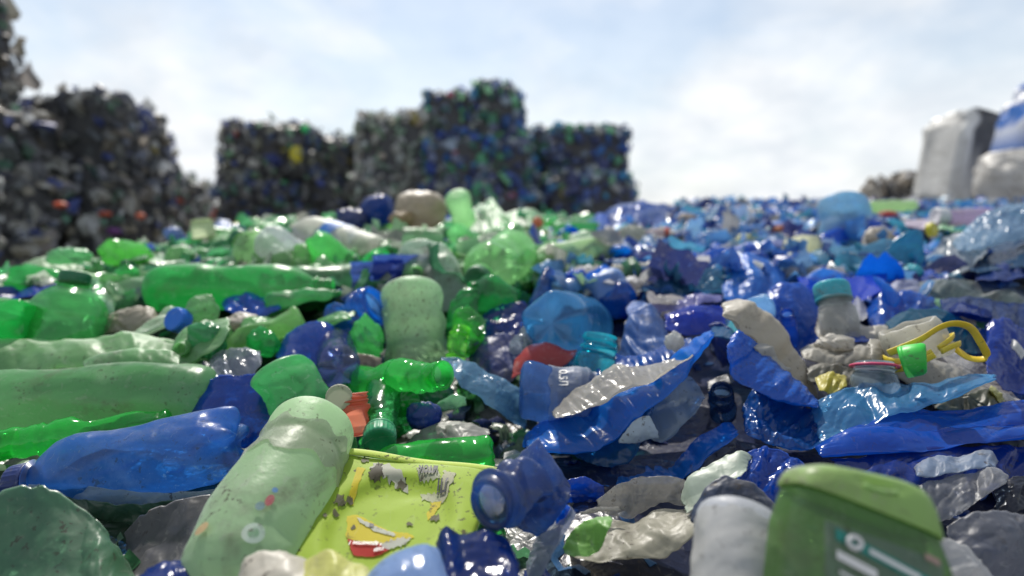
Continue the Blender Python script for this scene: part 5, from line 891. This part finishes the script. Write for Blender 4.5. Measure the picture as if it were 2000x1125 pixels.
def shampoo():
    d = .27
    top, bot = at(1672, 922, d + .012), at(1672, 1330, d - .02)
    R, Lh = frame(bot, top, (0, -1, .2)); X = np.cross(R[0], R[2]) * -1
    xax = np.array([1, 0, -.10]); zax = R[2]; xax = xax - zax * xax.dot(zax); xax /= np.linalg.norm(xax); yax = np.cross(zax, xax)
    fr = np.stack([xax, yax, zax])
    a = 158 * d / FPX; b = a * .52
    root = empty('shampoo_bottle', bot); tag(root, 'green shampoo bottle with a light green flip lid at the bottom edge', 'bottle')
    nth = 96; th = np.linspace(0, 2 * math.pi, nth, endpoint=False)
    def sec(sa, sb, z, e=.55, slope=0.0):
        c, s_ = np.cos(th), np.sin(th)
        x = a * sa * np.sign(c) * np.abs(c) ** e; y = b * sb * np.sign(s_) * np.abs(s_) ** e
        return np.stack([x, y, np.full(nth, z * Lh) - slope * x], -1)
    def lath(secs, close=True):
        V = np.array(secs).reshape(-1, 3); F = gridfaces(nth, len(secs), 0, True).tolist()
        if close:
            V = np.vstack([V, np.array(secs[-1]).mean(0)]); k = (len(secs) - 1) * nth; F += [[k + j, k + (j + 1) % nth, len(V) - 1] for j in range(nth)]
            V = np.vstack([V, np.array(secs[0]).mean(0)]); F += [[(j + 1) % nth, j, len(V) - 1] for j in range(nth)]
        return V, F
    sl = .16
    zs = np.linspace(0, .80, 24)
    body = [sec(np.interp(z, [0, .04, .3, .62, .80], [.86, .98, 1.04, 1.0, .86]), np.interp(z, [0, .04, .3, .8], [.8, .98, 1, .9]), z, slope=sl * max(0, (z - .5) / .3)) for z in zs]
    V, F = lath(body); W = V @ fr + bot; mk('body', W, F, 'bottle', root, C(.14, .30, .08, .38)); note_hero(W)
    # flip lid: skirt, dome, thumb recess
    lid = [sec(.84, .9, .795, slope=sl), sec(.90, .97, .79, slope=sl), sec(.905, .98, .80, slope=sl), sec(.885, .97, .84, slope=sl * .8), sec(.85, .94, .89, slope=sl * .5), sec(.80, .90, .93, slope=sl * .25), sec(.72, .82, .965, .6), sec(.58, .68, .985, .65), sec(.35, .4, .997, .8), sec(.1, .1, 1.0, 1)]
    n2 = []
    for i in range(len(lid) - 1):
        for t in np.linspace(0, 1, 5)[:-1]: n2.append(lid[i] * (1 - t) + lid[i + 1] * t)
    n2.append(lid[-1]); V, F = lath(n2, True)
    ex = np.exp(-((V[:, 0] - .0 * a) / (a * .22)) ** 2 - ((V[:, 2] - .925 * Lh) / (Lh * .022)) ** 2) * (V[:, 1] < 0); V[:, 1] += ex * b * .22
    lid_o = mk('flip_lid', V @ fr + bot, F, 'soft', root, C(.28, .42, .14, .05))
    # thumb lip
    pts = [(x * a, -b * .93 + .0, (.905 - .012 * math.cos(x * 7)) * Lh) for x in np.linspace(-.2, .2, 9)]
    V, F = sweep([np.array(p) for p in pts], .0012, .0012, False, 40, 8); mk('thumb_lip', V @ fr + bot, F, 'soft', lid_o, C(.28, .44, .16))
    # printed sticker and its marks, all following the curved front
    def patch(x0, x1, z0, z1, off, nm, mat, col, tilt=0., wob=0., par=root):
        nu, nv = 40, 16; u = np.linspace(x0, x1, nu); v = np.linspace(z0, z1, nv); U, Vv = np.meshgrid(u, v)
        Z = Vv - tilt * U
        y = -b * np.interp(Z, [0, .04, .3, .8], [.8, .98, 1, .9]) * (1 - np.abs(np.clip(U, -.99, .99)) ** (2 / .55)) ** (.55 / 2) - off
        P = np.stack([U * a, y, Z * Lh], -1).reshape(-1, 3)
        return mk(nm, P @ fr + bot, gridfaces(nu, nv), mat, par, col)
    st = patch(-.66, .72, .10, .66, .0008, 'sticker', 'soft', C(.22, .30, .24, .25), .05)
    patch(-.55, .66, .545, .60, .0016, 'teal_band', 'teal_ink', None, .12, par=st)
    for x0, x1, z0, z1, t in ((-.18, .40, .562, .585, .12), (-.55, -.10, .46, .50, .12), (-.02, .30, .44, .475, .12), (-.52, .5, .40, .412, .12), (-.35, .2, .33, .37, .12), (.3, .6, .34, .38, .12)):
        patch(x0, x1, z0, z1, .0022, 'printed_mark', 'white_ink', None, t, par=st)
    th2 = np.linspace(0, 2 * math.pi, 24, endpoint=False); c0 = (-.36, .615)
    pts = [np.array([(c0[0] + .075 * math.cos(q)) * a, -b * .985 - .002, (c0[1] + .026 * math.sin(q)) * Lh]) for q in th2]
    V, F = sweep(pts, .0011, .0009, True, 60, 8); mk('ring_mark', V @ fr + bot, F, 'white_ink', st)
    patch(.48, .66, .665, .695, .0018, 'pink_mark', 'opaque', C(.5, .3, .25), .1)
shampoo()
loft('film_bag', 'smoky translucent bag in the shade behind the shampoo bottle', 'bag', [(1795, 950), (1840, 935), (1890, 925), (1940, 920), (1968, 940)], [(1810, 1020), (1850, 1015), (1900, 985), (1965, 950)], C(.42, .44, .48, .5), 'soft', thick=.4, relief=.06, d=.40)
loft('film_bag', 'light grey blue film end pointing at the dark film edge', 'film', [(1785, 920), (1815, 895), (1870, 890), (1930, 880), (1950, 905)], [(1790, 935), (1830, 930), (1880, 920), (1945, 915)], C(.26, .36, .52, .25), 'soft', thick=.6, relief=.06, d=.42)
loft('film_bag', 'grey dim bag in the lower right corner', 'bag', [(1850, 1030), (1900, 1000), (1960, 1000), (2060, 1010)], [(1870, 1130), (1930, 1160), (2000, 1160), (2060, 1140)], C(.24, .26, .32, .45), 'soft', thick=.5, relief=.06, d=.35)
loft('film_bag', 'white crumpled film beside the lower edge of the shampoo bottle', 'bag', [(1812, 1060), (1832, 1040), (1880, 1065), (1930, 1110), (1960, 1150)], [(1815, 1170), (1850, 1200), (1900, 1200), (1955, 1190)], C(.56, .56, .56, .15), 'soft', thick=.4, relief=.06, d=.31)
loft('film_sheet', 'black wrinkled film behind the smoky translucent bag', 'film', [(1940, 960), (1980, 930), (2060, 930)], [(1945, 1010), (1990, 1020), (2060, 1020)], C(.02, .025, .05, .1), 'film', thick=.4, d=.40)
# --- red, orange and pale pieces among the far blue films
loft('film_strip', 'long salmon pink strip near the crest', 'film', [(1438, 400), (1460, 405), (1490, 425), (1512, 432)], [(1440, 410), (1465, 422), (1490, 436), (1512, 440)], C(.66, .28, .22), 'soft', thick=.6, d=1.65)
blob('orange_scrap', 'burnt orange corner at the end of the salmon strip', 'scrap', 1521, 452, 38, 20, .8, C(.55, .13, .02), 'soft', d=1.35)
bottle('plastic_bottle', 'tiny orange topped bottle lying near the white sparkling film', 'bottle', (1262, 456), (1305, 452), 18, C(.6, .5, .5), 'soft', 'jar', cap=C(.65, .12, .06), dA=1.35, dB=1.35)
blob('film_wad', 'pale beige oval wad just below the crest', 'wad', 1342, 428, 38, 22, .8, C(.46, .38, .30), 'soft', d=1.6)
loft('film_sheet', 'teal sheet slanting below the crest', 'film', [(1370, 420), (1410, 405), (1450, 410), (1480, 440)], [(1380, 432), (1420, 436), (1460, 445), (1482, 450)], C(.02, .22, .42, .15), 'film', thick=.5, d=1.5)
loft('crushed_bottle', 'mint and white crushed bottle among the far films', 'bottle', [(1330, 450), (1345, 437), (1365, 445)], [(1328, 468), (1350, 472), (1368, 465)], C(.3, .6, .42, .2), 'film', thick=.7, d=1.35)
loft('film_strip', 'long lilac blue roll leading to the creamy yellow bag', 'film', [(1390, 508), (1440, 492), (1490, 478), (1530, 470)], [(1392, 515), (1445, 502), (1495, 488), (1530, 482)], C(.16, .2, .5, .1), 'fine', thick=.8, d=1.05)
blob('film_wad', 'grey ringed wad near the green and blue border', 'wad', 1235, 455, 54, 30, .8, C(.4, .42, .36, .1), 'film', d=1.3)
blob('red_scrap', 'small red scrap beneath the long pale green bottle', 'scrap', 1735, 418, 34, 12, .8, C(.5, .04, .04), 'soft', d=1.5)
# ------------------------------------------------------------------ flat yellow green pack with torn print
def pack():
    TL, TR, BR, BL = at(664, 884, .455), at(972, 924, .445), at(892, 1125, .335), at(542, 1112, .345)
    n = np.cross(TR - TL, BL - TL); n /= np.linalg.norm(n)
    if n.dot(CAMP - TL) < 0: n = -n
    nu, nv = 60, 44
    def bulge(s, t):
        e = np.clip(16 * s * (1 - s) * t * (1 - t), 0, 1) ** .5
        inner = 1 / (1 + np.exp(-(1 - ((s - .5) / .34) ** 2 - ((t - .62) / .42) ** 2) * 9))
        fold = .0026 * folds(s, t, 901, 6, 2.0) + .0018 * np.abs(s * .8 - t * .5 - .1)
        return -.006 * inner * 1.2 + .004 * e + fold
    def pt(s, t): 
        s = np.asarray(s)[..., None]; t = np.asarray(t)[..., None]
        return (TL * (1 - s) + TR * s) * (1 - t) + (BL * (1 - s) + BR * s) * t
    Sg, Tg = np.meshgrid(np.linspace(0, 1, nu), np.linspace(0, 1, nv))
    front = pt(Sg, Tg) + n * bulge(Sg, Tg)[..., None]
    back = pt(Sg, Tg) - n * (.006 + .010 * np.clip(16 * Sg * (1 - Sg) * Tg * (1 - Tg), 0, 1) ** .5)[..., None]
    root = empty('plastic_pack', BL); tag(root, 'bright yellow green pack with torn print lying upside down in the middle', 'pack')
    V = np.vstack([front.reshape(-1, 3), back.reshape(-1, 3)]); F = gridfaces(nu, nv).tolist() + (gridfaces(nu, nv, nu * nv)[:, ::-1]).tolist()
    k = nu * nv
    for i in range(nu - 1):
        F.append([i, i + k, i + 1 + k, i + 1]); a = (nv - 1) * nu + i; F.append([a, a + 1, a + 1 + k, a + k])
    for j in range(nv - 1):
        a = j * nu; F.append([a, a + nu, a + nu + k, a + k]); b = a + nu - 1; F.append([b, b + k, b + nu + k, b + nu])
    YG = C(.36, .46, .06)
    mk('body', V, F, 'pack', root, YG); note_hero(V)
    # folded seam along the top edge
    pts = [TL + (TR - TL) * t + n * (.002 + .001 * math.sin(t * 9)) for t in np.linspace(0, 1, 16)]
    SV, SF = sweep(pts, .0014, .0036, False, 80, 10, 0, tuple(n)); mk('seam', SV, SF, 'pack', root, C(.62, .74, .16))
    def st(px, py):
        d = raydir(px, py); P = CAMP + d * ((TL - CAMP).dot(n) / (d @ n))[..., None]
        # invert the bilinear map by a few Newton steps
        s = np.full(P.shape[:-1], .5); t = s.copy()
        ex = (TR - TL) / np.linalg.norm(TR - TL); ey = np.cross(n, ex)
        for _ in range(8):
            Q = pt(s, t) - P; fs = ((TR - TL) * (1 - t[..., None]) + (BR - BL) * t[..., None]); ft = ((BL - TL) * (1 - s[..., None]) + (BR - TR) * s[..., None])
            a, b, c_, d_ = fs @ ex, ft @ ex, fs @ ey, ft @ ey; r1, r2 = Q @ ex, Q @ ey; D = a * d_ - b * c_
            s = s - (r1 * d_ - r2 * b) / D; t = t - (a * r2 - c_ * r1) / D
        return np.clip(s, .005, .995), np.clip(t, .005, .995)
    def decal(top, bot, nm, mat, col, off, rag=0.0, m=26, nr=10):
        T = catmull(top, m); B = catmull(bot, m); v = np.linspace(0, 1, nr)[:, None]
        px = B[None, :, 0] * (1 - v) + T[None, :, 0] * v; py = B[None, :, 1] * (1 - v) + T[None, :, 1] * v
        u = np.linspace(0, 1, m)[None, :]; e = 1 - np.minimum(1, 4 * v * (1 - v) * 2) * np.minimum(1, 4 * u * (1 - u) * 2)
        px = px + rag * e * vn(px * .25, py * .25, 0, 7); py = py + rag * e * vn(px * .25, py * .25, 4, 8)
        s, t = st(px, py); P = pt(s, t) + n * (bulge(s, t) + off)[..., None]
        return mk(nm, P.reshape(-1, 3), gridfaces(m, nr), mat, root, col)
    YE = C(.62, .50, .03)
    decal([(697, 918), (712, 922)], [(680, 982), (690, 986)], 'yellow_print', 'pack', YE, .0006, 3)
    decal([(678, 1005), (700, 1005), (760, 1040), (800, 1048)], [(676, 1050), (720, 1064), (770, 1066), (810, 1058)], 'yellow_print', 'pack', YE, .0006, 2)
    decal([(842, 985), (865, 985)], [(832, 1020), (842, 1022)], 'yellow_print', 'pack', YE, .0006, 4)
    decal([(865, 930), (893, 935)], [(858, 985), (868, 990)], 'torn_paper', 'pack', C(.48, .46, .34), .0007, 5)
    decal([(812, 918), (850, 925), (858, 940)], [(818, 946), (845, 948), (858, 946)], 'torn_paper', 'pack', C(.42, .42, .32), .0007, 5)
    decal([(722, 918), (745, 906), (790, 935), (800, 955)], [(724, 935), (750, 936), (780, 950), (795, 958)], 'torn_paper', 'pack', C(.44, .43, .38), .0007, 6)
    decal([(722, 925), (742, 908), (748, 925)], [(720, 940), (735, 945), (748, 938)], 'dirt_patch', 'pack', C(.07, .06, .04), .0013, 6)
    decal([(822, 962), (850, 968), (868, 975)], [(828, 980), (850, 985), (866, 985)], 'torn_paper', 'pack', C(.42, .43, .30), .0007, 5)
    decal([(698, 1010), (730, 1028), (775, 1050)], [(704, 1022), (735, 1042), (770, 1054)], 'white_swoosh', 'pack', C(.52, .54, .50), .0012, 2)
    decal([(722, 1024), (731, 1027)], [(721, 1031), (729, 1034)], 'black_square', 'ink', None, .0018)
    decal([(678, 1052), (720, 1066), (748, 1068), (760, 1078)], [(690, 1086), (725, 1092), (745, 1088), (762, 1080)], 'red_banner', 'pack', C(.45, .02, .015), .0009, 1)
    decal([(745, 1066), (780, 1058), (800, 1060)], [(748, 1078), (775, 1078), (798, 1066)], 'torn_paper', 'pack', C(.5, .5, .46), .0011, 5)
    for (x, y, w_) in ((665, 985, 12), (683, 980, 7), (655, 1005, 6), (785, 948, 8), (712, 902, 7), (850, 1020, 9), (800, 1030, 5), (690, 1030, 5), (635, 1015, 5)):
        decal([(x - w_, y - w_ * .3), (x, y - w_), (x + w_, y - w_ * .2)], [(x - w_, y + w_ * .2), (x, y + w_ * .8), (x + w_, y + w_ * .3)], 'dirt_patch', 'pack', C(.12, .11, .07), .0010, w_ * .5, 12, 6)
    dg = bpy.context.evaluated_depsgraph_get()
    def text(body, px, py, hpx, ux, mat, off, shear=0.0, wide=1.0):
        cu = bpy.data.curves.new('lettering', 'FONT'); cu.body = body; cu.size = 1; cu.shear = shear; cu.offset = .03
        ob = bpy.data.objects.new('t', cu); COL.objects.link(ob); dg.update(); me = bpy.data.meshes.new_from_object(ob.evaluated_get(dg)); COL.objects.unlink(ob); bpy.data.objects.remove(ob)
        co = np.array([v.co[:] for v in me.vertices]); fc = [list(p.vertices) for p in me.polygons]
        ux = np.array(ux, float); ux /= np.linalg.norm(ux); uy = np.array([-ux[1], ux[0]]) * -1      # picture y runs down
        q = np.array([px, py]) + co[:, :1] * wide * hpx * 1.35 * ux + co[:, 1:2] * hpx * 1.35 * uy
        s, t = st(q[:, 0], q[:, 1]); P = pt(s, t) + n * (bulge(s, t) + off)[..., None]
        mk('lettering', P, fc, mat, root, None, smooth=False)
    # upside down, as the pack lies: reads from its own right side up
    text('\u0438\u0442\u043e\u043a', 856, 924, 21, (-1, -.10), 'ink', .0022, 0, .62)
    text('\u041b\u0456', 876, 953, 22, (-1, -.05), 'ink', .0022, 0.1, .75)
    text('\u0437 \u0430\u0440\u043e\u043c\u0430\u0442\u043e\u043c 1', 748, 1068, 8, (-1, -.12), 'white_ink', .0022, .3, .95)
    text('\u0441\u043e\u0434\u0430', 750, 1078, 7, (-1, .1), 'white_ink', .0022, .3, .9)
M['pack'] = plastic('yellow_green_pack_plastic', rough=.6, dust=.06, specks=.9, bump=.05, bscale=60, transl=.45, gloss=.012)
pack()
def wall_text(holder, body, px, py, hpx, ux, mat, off=.0009, wide=.7):
    from mathutils.bvhtree import BVHTree
    tr = None
    for ch in holder.children:
        if ch.name.startswith('wrapper'):
            o0 = parent_loc(holder); tr = (BVHTree.FromPolygons([tuple(np.array(v.co) + o0) for v in ch.data.vertices], [tuple(p.vertices) for p in ch.data.polygons]), ch)
    cu = bpy.data.curves.new('lettering', 'FONT'); cu.body = body; cu.size = 1; cu.offset = .03; ob = bpy.data.objects.new('t', cu); COL.objects.link(ob)
    dg = bpy.context.evaluated_depsgraph_get(); dg.update(); me = bpy.data.meshes.new_from_object(ob.evaluated_get(dg)); bpy.data.objects.remove(ob)
    co = np.array([v.co[:] for v in me.vertices]); fc = [list(p.vertices) for p in me.polygons]; ux = np.array(ux, float) / np.linalg.norm(ux); uy = np.array([ux[1], -ux[0]])
    q = np.array([px, py]) + co[:, :1] * wide * hpx * 1.35 * ux + co[:, 1:2] * hpx * 1.35 * uy; P = []
    for a, b in q:
        d = Vector(raydir(a, b)).normalized(); h = tr[0].ray_cast(Vector(CAMP), d)[0]
        if h is None: return
        P.append(np.array(h) - np.array(d) * off)
    mk('lettering', np.array(P), fc, mat, tr[1], None, smooth=False)
wall_text(LET, '0.5\u041b', 1092, 722, 17, (.02, 1), 'white_ink')
# stickers on the long milky bottle
def on_milky(px, py, wpx, hpx, nm, col, mat='soft'):
    root, R, PA, Lh, r, inf = r28
    ax = R[2]; G = inf['G'][:inf['nbody']] @ R + PA
    d = raydir(px, py)
    # nearest wall vertex to the ray, facing the camera
    q = G.reshape(-1, 3) - CAMP; dep = q @ d / (d @ d); off = np.linalg.norm(q - dep[:, None] * d, axis=1); k = np.argmin(off + (dep > np.median(dep[off < .02]) ) * .05)
    P = G.reshape(-1, 3)[k]; c = PA + ax * ((P - PA) @ ax); nr = (P - c) / np.linalg.norm(P - c); tg = np.cross(ax, nr)
    a, b = hpx * .5 * dep[k] / FPX, wpx * .5 * dep[k] / FPX; rr = np.linalg.norm(P - c) + .0028
    V = []; m = 16
    for i in range(m):
        for j in range(9):
            q_ = j / 8; an = 2 * math.pi * i / m; u = q_ * math.cos(an) * a; v = q_ * math.sin(an) * b / rr
            V.append(c + ax * u + (nr * math.cos(v) + tg * math.sin(v)) * rr)
    F = [[i * 9 + j, i * 9 + j + 1, ((i + 1) % m) * 9 + j + 1, ((i + 1) % m) * 9 + j] for i in range(m) for j in range(8)]
    mk(nm, V, F, mat, root, col)
on_milky(522, 978, 16, 26, 'red_sticker', C(.5, .06, .10)); on_milky(533, 962, 12, 12, 'blue_sticker', C(.06, .2, .5)); on_milky(508, 995, 18, 20, 'blue_sticker', C(.16, .28, .34)); on_milky(398, 1035, 28, 30, 'orange_sticker', C(.55, .36, .18))
on_milky(498, 1046, 44, 44, 'round_mark', C(.46, .56, .50)); on_milky(498, 1046, 22, 22, 'round_mark', C(.20, .34, .24))

# ------------------------------------------------------------------ ordinary bottles and film pieces that fill the heap
PROTO_B, PROTO_F = [], []
for k in range(9):
    s = 3000 + k; prof = ['soda', 'smooth', 'long', 'soda', 'jar', 'smooth', 'soda', 'wide', 'soda'][k]; capd = k in (1, 3, 6)
    V, F, inf = bottle_geo(.21, .034, prof, .42 + .08 * (k % 4), .18 * (k % 3), .12 * (k % 2), s, 32, 54, capd)
    V = V - [0, 0, .105]
    me = bpy.data.meshes.new('crushed_bottle'); me.from_pydata(V.tolist(), [], F); me.polygons.foreach_set('use_smooth', [True] * len(me.polygons))
    me.materials.append(M['clean' if k % 3 == 0 else ('bottle' if k % 3 == 1 else 'milky')])
    cm = None
    if capd:
        e = inf['end']; CV, CF = cap_geo(inf['rn'] * 1.18, .017, e[2] - .105 - .015, (e[0], e[1])); cm = bpy.data.meshes.new('cap'); cm.from_pydata(CV.tolist(), [], CF); cm.materials.append(M['opaque'])
    PROTO_B.append((me, cm))
for k in range(10):
    nu, nv = 40, 28; u = np.linspace(-.5, .5, nu)[None, :]; v = np.linspace(-.5, .5, nv)[:, None]
    a = u * (1 - .35 * np.abs(2 * v) ** 2 * (.5 + .5 * math.sin(k * 3.7))) + .05 * vn(v * 4 + k, 0, 0, k); b = v * (1 - .45 * np.abs(2 * u) ** 2.2) * (.45 + .05 * (k % 4)) + .10 * vn(u * 3.0, k, 0, k + 3)
    s = 4000 + k * 7; env = (np.clip(1 - (2 * u) ** 2, 0, 1) * np.clip(1 - (2 * v) ** 2, 0, 1)) ** .5
    f = folds(a * 1.4, b * 1.4, s, 7, 3.2); g_ = folds(a * 1.4, b * 1.4, s + 50, 6, 3.0)
    big = .22 * vn(a * 2.2, b * 2.2, 0, s + 3)
    top = np.stack([a, b, big + .10 * f * (.4 + .6 * env) + .13 * env], -1); bt = np.stack([a, b, big + .10 * f * .4 + .04 * g_ * env - .05 * env], -1)
    bt[[0, -1]] = top[[0, -1]]; bt[:, [0, -1]] = top[:, [0, -1]]
    V = np.vstack([top.reshape(-1, 3), bt.reshape(-1, 3)]); F = gridfaces(nu, nv).tolist() + gridfaces(nu, nv, nu * nv)[:, ::-1].tolist()
    me = bpy.data.meshes.new('film_piece'); me.from_pydata(V.tolist(), [], F); me.polygons.foreach_set('use_smooth', [True] * len(me.polygons)); me.materials.append(M[['film', 'soft', 'fine', 'film', 'soft'][k % 5]])
    PROTO_F.append(me)
MARKS = [(149, 600, 'the upright capped bottle near the edge'), (290, 565, 'the base of the big deep green bottle'), (450, 560, 'the neck of the big deep green bottle'), (212, 492, 'the bright green base near the dark bales'), (420, 505, 'the domed dark green bottle'), (396, 446, 'the pale yellow green cup'),
    (520, 480, 'the round white bottle base'), (640, 470, 'the long white bottle'), (735, 525, 'the bright green cut cup'), (835, 540, 'the crushed mint white bottle'), (735, 412, 'the round navy bag'), (822, 410, 'the crumpled beige bag'), (892, 400, 'the tallest light green bottle'),
    (975, 510, 'the pale bottle facing the viewer'), (1015, 435, 'the ribbed pale bottle on the crest'), (1135, 495, 'the blurred pale bottle'), (1130, 447, 'the flat green bottle on the crest'), (1100, 620, 'the star based blue bottle'), (1175, 560, 'the blue bottle with a pale patch'),
    (1245, 425, 'the large light blue crinkled bag'), (1285, 498, 'the olive crushed bottle'), (1335, 500, 'the white shiny film'), (1350, 550, 'the light blue film'), (1452, 474, 'the pale yellow oval wad'), (1475, 420, 'the salmon pink strip'), (1565, 485, 'the creamy yellow bag'),
    (1480, 550, 'the wide periwinkle sheet'), (1646, 415, 'the rounded pale blue base'), (1716, 462, 'the beige pointed wad'), (1770, 490, 'the teal fin'), (1735, 403, 'the long pale green bottle by the brown bale'), (1900, 425, 'the lilac bottle'), (1950, 450, 'the big sparkling bag'),
    (1860, 500, 'the silvery crinkled film'), (1900, 575, 'the smoky grey green film'), (1621, 600, 'the teal capped bottle'), (1360, 625, 'the glossy pure blue sheet'), (700, 650, 'the knobbly green base'), (500, 600, 'the violet blue wad'), (240, 620, 'the dirty beige film'), (60, 620, 'the bright green base at the edge'), (70, 520, 'the flat pale olive bottle'),
    (1820, 390, 'the foot of the wrapped bale'), (1560, 400, 'the middle of the blue crest'), (1385, 400, 'the dark crest tips')]
NAMES = {'G': [(C(.03, .44, .10, .3), 'bright green'), (C(.10, .46, .14, .25), 'mid green'), (C(.34, .62, .34, .25), 'pale green'), (C(.16, .42, .16, .12), 'sage green'), (C(.01, .24, .07, .25), 'dark green'), (C(.20, .56, .12, .3), 'lime green'), (C(.5, .66, .52, .3), 'minty white')],
         'B': [(C(.004, .05, .46, .2), 'deep blue'), (C(.01, .16, .62, .25), 'strong blue'), (C(.08, .34, .72, .25), 'light blue'), (C(.012, .10, .50, .15), 'violet blue'), (C(.22, .46, .76, .25), 'powder blue'), (C(.008, .26, .48, .25), 'teal'), (C(.004, .012, .16, .1), 'navy'), (C(.56, .54, .52, .1), 'off-white'), (C(.44, .38, .30, 0), 'beige'), (C(.005, .075, .36, .15), 'indigo'), (C(.10, .26, .60, .15), 'periwinkle'), (C(.24, .56, .30, .2), 'pale green'), (C(.5, .4, .55, .1), 'lilac')]}
def blocked(px, py, d, mpx):
    for (a, b, c_, e, hd) in HEROES:
        iw, ih = (b - a) * .10, (e - c_) * .10
        if a + iw - mpx * .3 < px < b - iw + mpx * .3 and c_ + ih - mpx * .2 < py < e - ih + mpx * .15 and d < hd * 1.03: return True
    return False
USED = set()
def nearest(px, py, d, k=0):
    b = sorted(MARKS, key=lambda m: (m[0] - px) ** 2 + ((m[1] - py) * 2.2) ** 2)[k]; dx, dy = px - b[0], (py - b[1]) * 2
    if abs(dy) > abs(dx): rel = 'behind' if dy < 0 else 'in front of'
    else: rel = 'beside'
    return rel, b[2]
def name_it(what, px, py, d):
    for k in range(9):
        rel, mark = nearest(px, py, d, k); lab = f"{what} {rel} {mark}"
        if lab not in USED and len(lab.replace('-', ' ').split()) <= 16: break
    if len(lab.split()) > 16: lab = f"{what} {rel} {nearest(px, py, d, 0)[1]}"; lab = ' '.join(lab.split()[:16])
    USED.add(lab); return lab
rf = np.random.default_rng(21); nB = nF = 0
cand = []
yy = .62
while yy < 2.9:
    step = .050 + .024 * yy
    for x in np.concatenate([np.arange(-1.02 * yy, .08 * yy, step), np.arange(.08 * yy, 1.02 * yy, step * .78)]): cand.append((x + rf.normal(0, step * .25), yy + rf.normal(0, step * .2)))
    yy += step * (1.05 if yy < 1.2 else 1.4)
for (x, y) in cand:
    z = float(H(x, y)); px, py, d = [float(q) for q in project(np.array([x, y, z]))]
    if px < -60 or px > 2060 or py < 330: continue
    if 1560 < px < 1720 and y > .95 and py < 470: continue
    # hidden behind the crest?
    t = np.linspace(.3, .97, 50); seg = CAMP + (np.array([x, y, z + .03]) - CAMP) * t[:, None]
    if np.any(seg[:, 2] < H(seg[:, 0], seg[:, 1]) - .01): continue
    u = x / y; green = u < .09 + rf.normal(0, .04)
    isb = rf.random() < (.72 if green else .10)
    L_ = rf.uniform(.13, .20) if isb else rf.uniform(.08, .175) * (1 if y < 1.6 else .85)
    if isb and not green and y > .95: L_ *= .62
    if blocked(px, py, d, L_ * .4 * FPX / d): continue
    if (isb and nB >= 150) or (not isb and nF >= 295): continue
    col, cn = NAMES['G'][rf.integers(7)] if green else NAMES['B'][rf.choice(13, p=[.15, .16, .13, .10, .08, .07, .04, .06, .02, .07, .07, .03, .02])]
    if cn == 'beige': L_ = min(L_, .09)
    rel, mark = nearest(px, py, d)
    az = rf.uniform(0, 2 * math.pi)
    if isb:
        nB += 1; k = rf.integers(len(PROTO_B)); me, cm = PROTO_B[k]; sc = L_ / .21 * rf.uniform(.9, 1.1)
        szw = 'small ' if L_ < .155 else ('' if L_ < .18 else 'large '); lab = name_it(f"{szw}{cn} {'capped' if cm else 'crushed'} bottle", px, py, d)
        if cm: o = empty('crushed_bottle', (0, 0, 0)); b = bpy.data.objects.new('body', me); COL.objects.link(b); b.parent = o; b.color = fixc(col); c2 = bpy.data.objects.new('cap', cm); COL.objects.link(c2); c2.parent = o; c2.color = CAPG if green else C(.02, .06, .3)
        else: o = bpy.data.objects.new('crushed_bottle', me); COL.objects.link(o); o.color = fixc(col)
        el = rf.normal(0, .28 if y < 1.0 else .12)
        o.rotation_euler = (math.pi / 2 + el, rf.uniform(-.6, .6), az); o.scale = (sc,) * 3; o.location = (x, y, z - .004)
        tag(o, lab, 'bottle', ('green' if green else 'other') + ' bottles filling the heap')
    else:
        nF += 1; k = rf.integers(len(PROTO_F)); o = bpy.data.objects.new('film_piece', PROTO_F[k]); COL.objects.link(o); o.color = fixc(col)
        tf = .35 if y < 1.5 else .16; o.rotation_euler = (rf.normal(0, tf) + .1, rf.normal(0, tf), az); s_ = L_ * rf.uniform(.85, 1.1); o.scale = (s_, s_, s_ * rf.uniform(.45, .85)); o.location = (x, y, z - .008)
        szw = 'small ' if L_ < .12 else ('' if L_ < .17 else 'large '); tag(o, name_it(f"{szw}{cn} crumpled film", px, py, d), 'film', ('green side' if green else 'blue side') + ' film pieces filling the heap')
CV, CF = cap_geo(.015, .016, -.008); cme = bpy.data.meshes.new('bottle_cap'); cme.from_pydata(CV.tolist(), [], CF); cme.materials.append(M['opaque'])
CC = [(C(.01, .18, .06), 'dark green'), (C(.02, .10, .45), 'blue'), (C(.6, .6, .58), 'white'), (C(.03, .35, .42), 'teal'), (C(.02, .02, .12), 'navy'), (C(.6, .5, .05), 'yellow'), (C(.5, .06, .04), 'red')]
rc_ = np.random.default_rng(78); used = set()
for k in range(70):
    y = .60 + 1.5 * rc_.random(); x = (rc_.random() * 1.9 - .95) * y * .95; z = float(H(x, y)); px, py, d = [float(q) for q in project(np.array([x, y, z]))]
    if blocked(px, py, d, 20) or not -10 < px < 2010: continue
    c, cn = CC[rc_.choice(7, p=[.25, .2, .2, .1, .1, .08, .07])]; rel, mark = nearest(px, py, d); lab = f"loose {cn} bottle cap {rel} {mark}"
    if lab in used: continue
    used.add(lab); o = bpy.data.objects.new('bottle_cap', cme); COL.objects.link(o); o.color = fixc(c); o.location = (x, y, z + .012); o.rotation_euler = (rc_.uniform(-1.2, 1.2), rc_.uniform(-1.2, 1.2), rc_.uniform(0, 6.28))
    s_ = rc_.uniform(.9, 1.15); o.scale = (s_, s_, s_); tag(o, lab, 'cap', 'loose caps scattered over the heap')
# labels that come out alike within one kind are pieces nothing tells apart; they already share their group
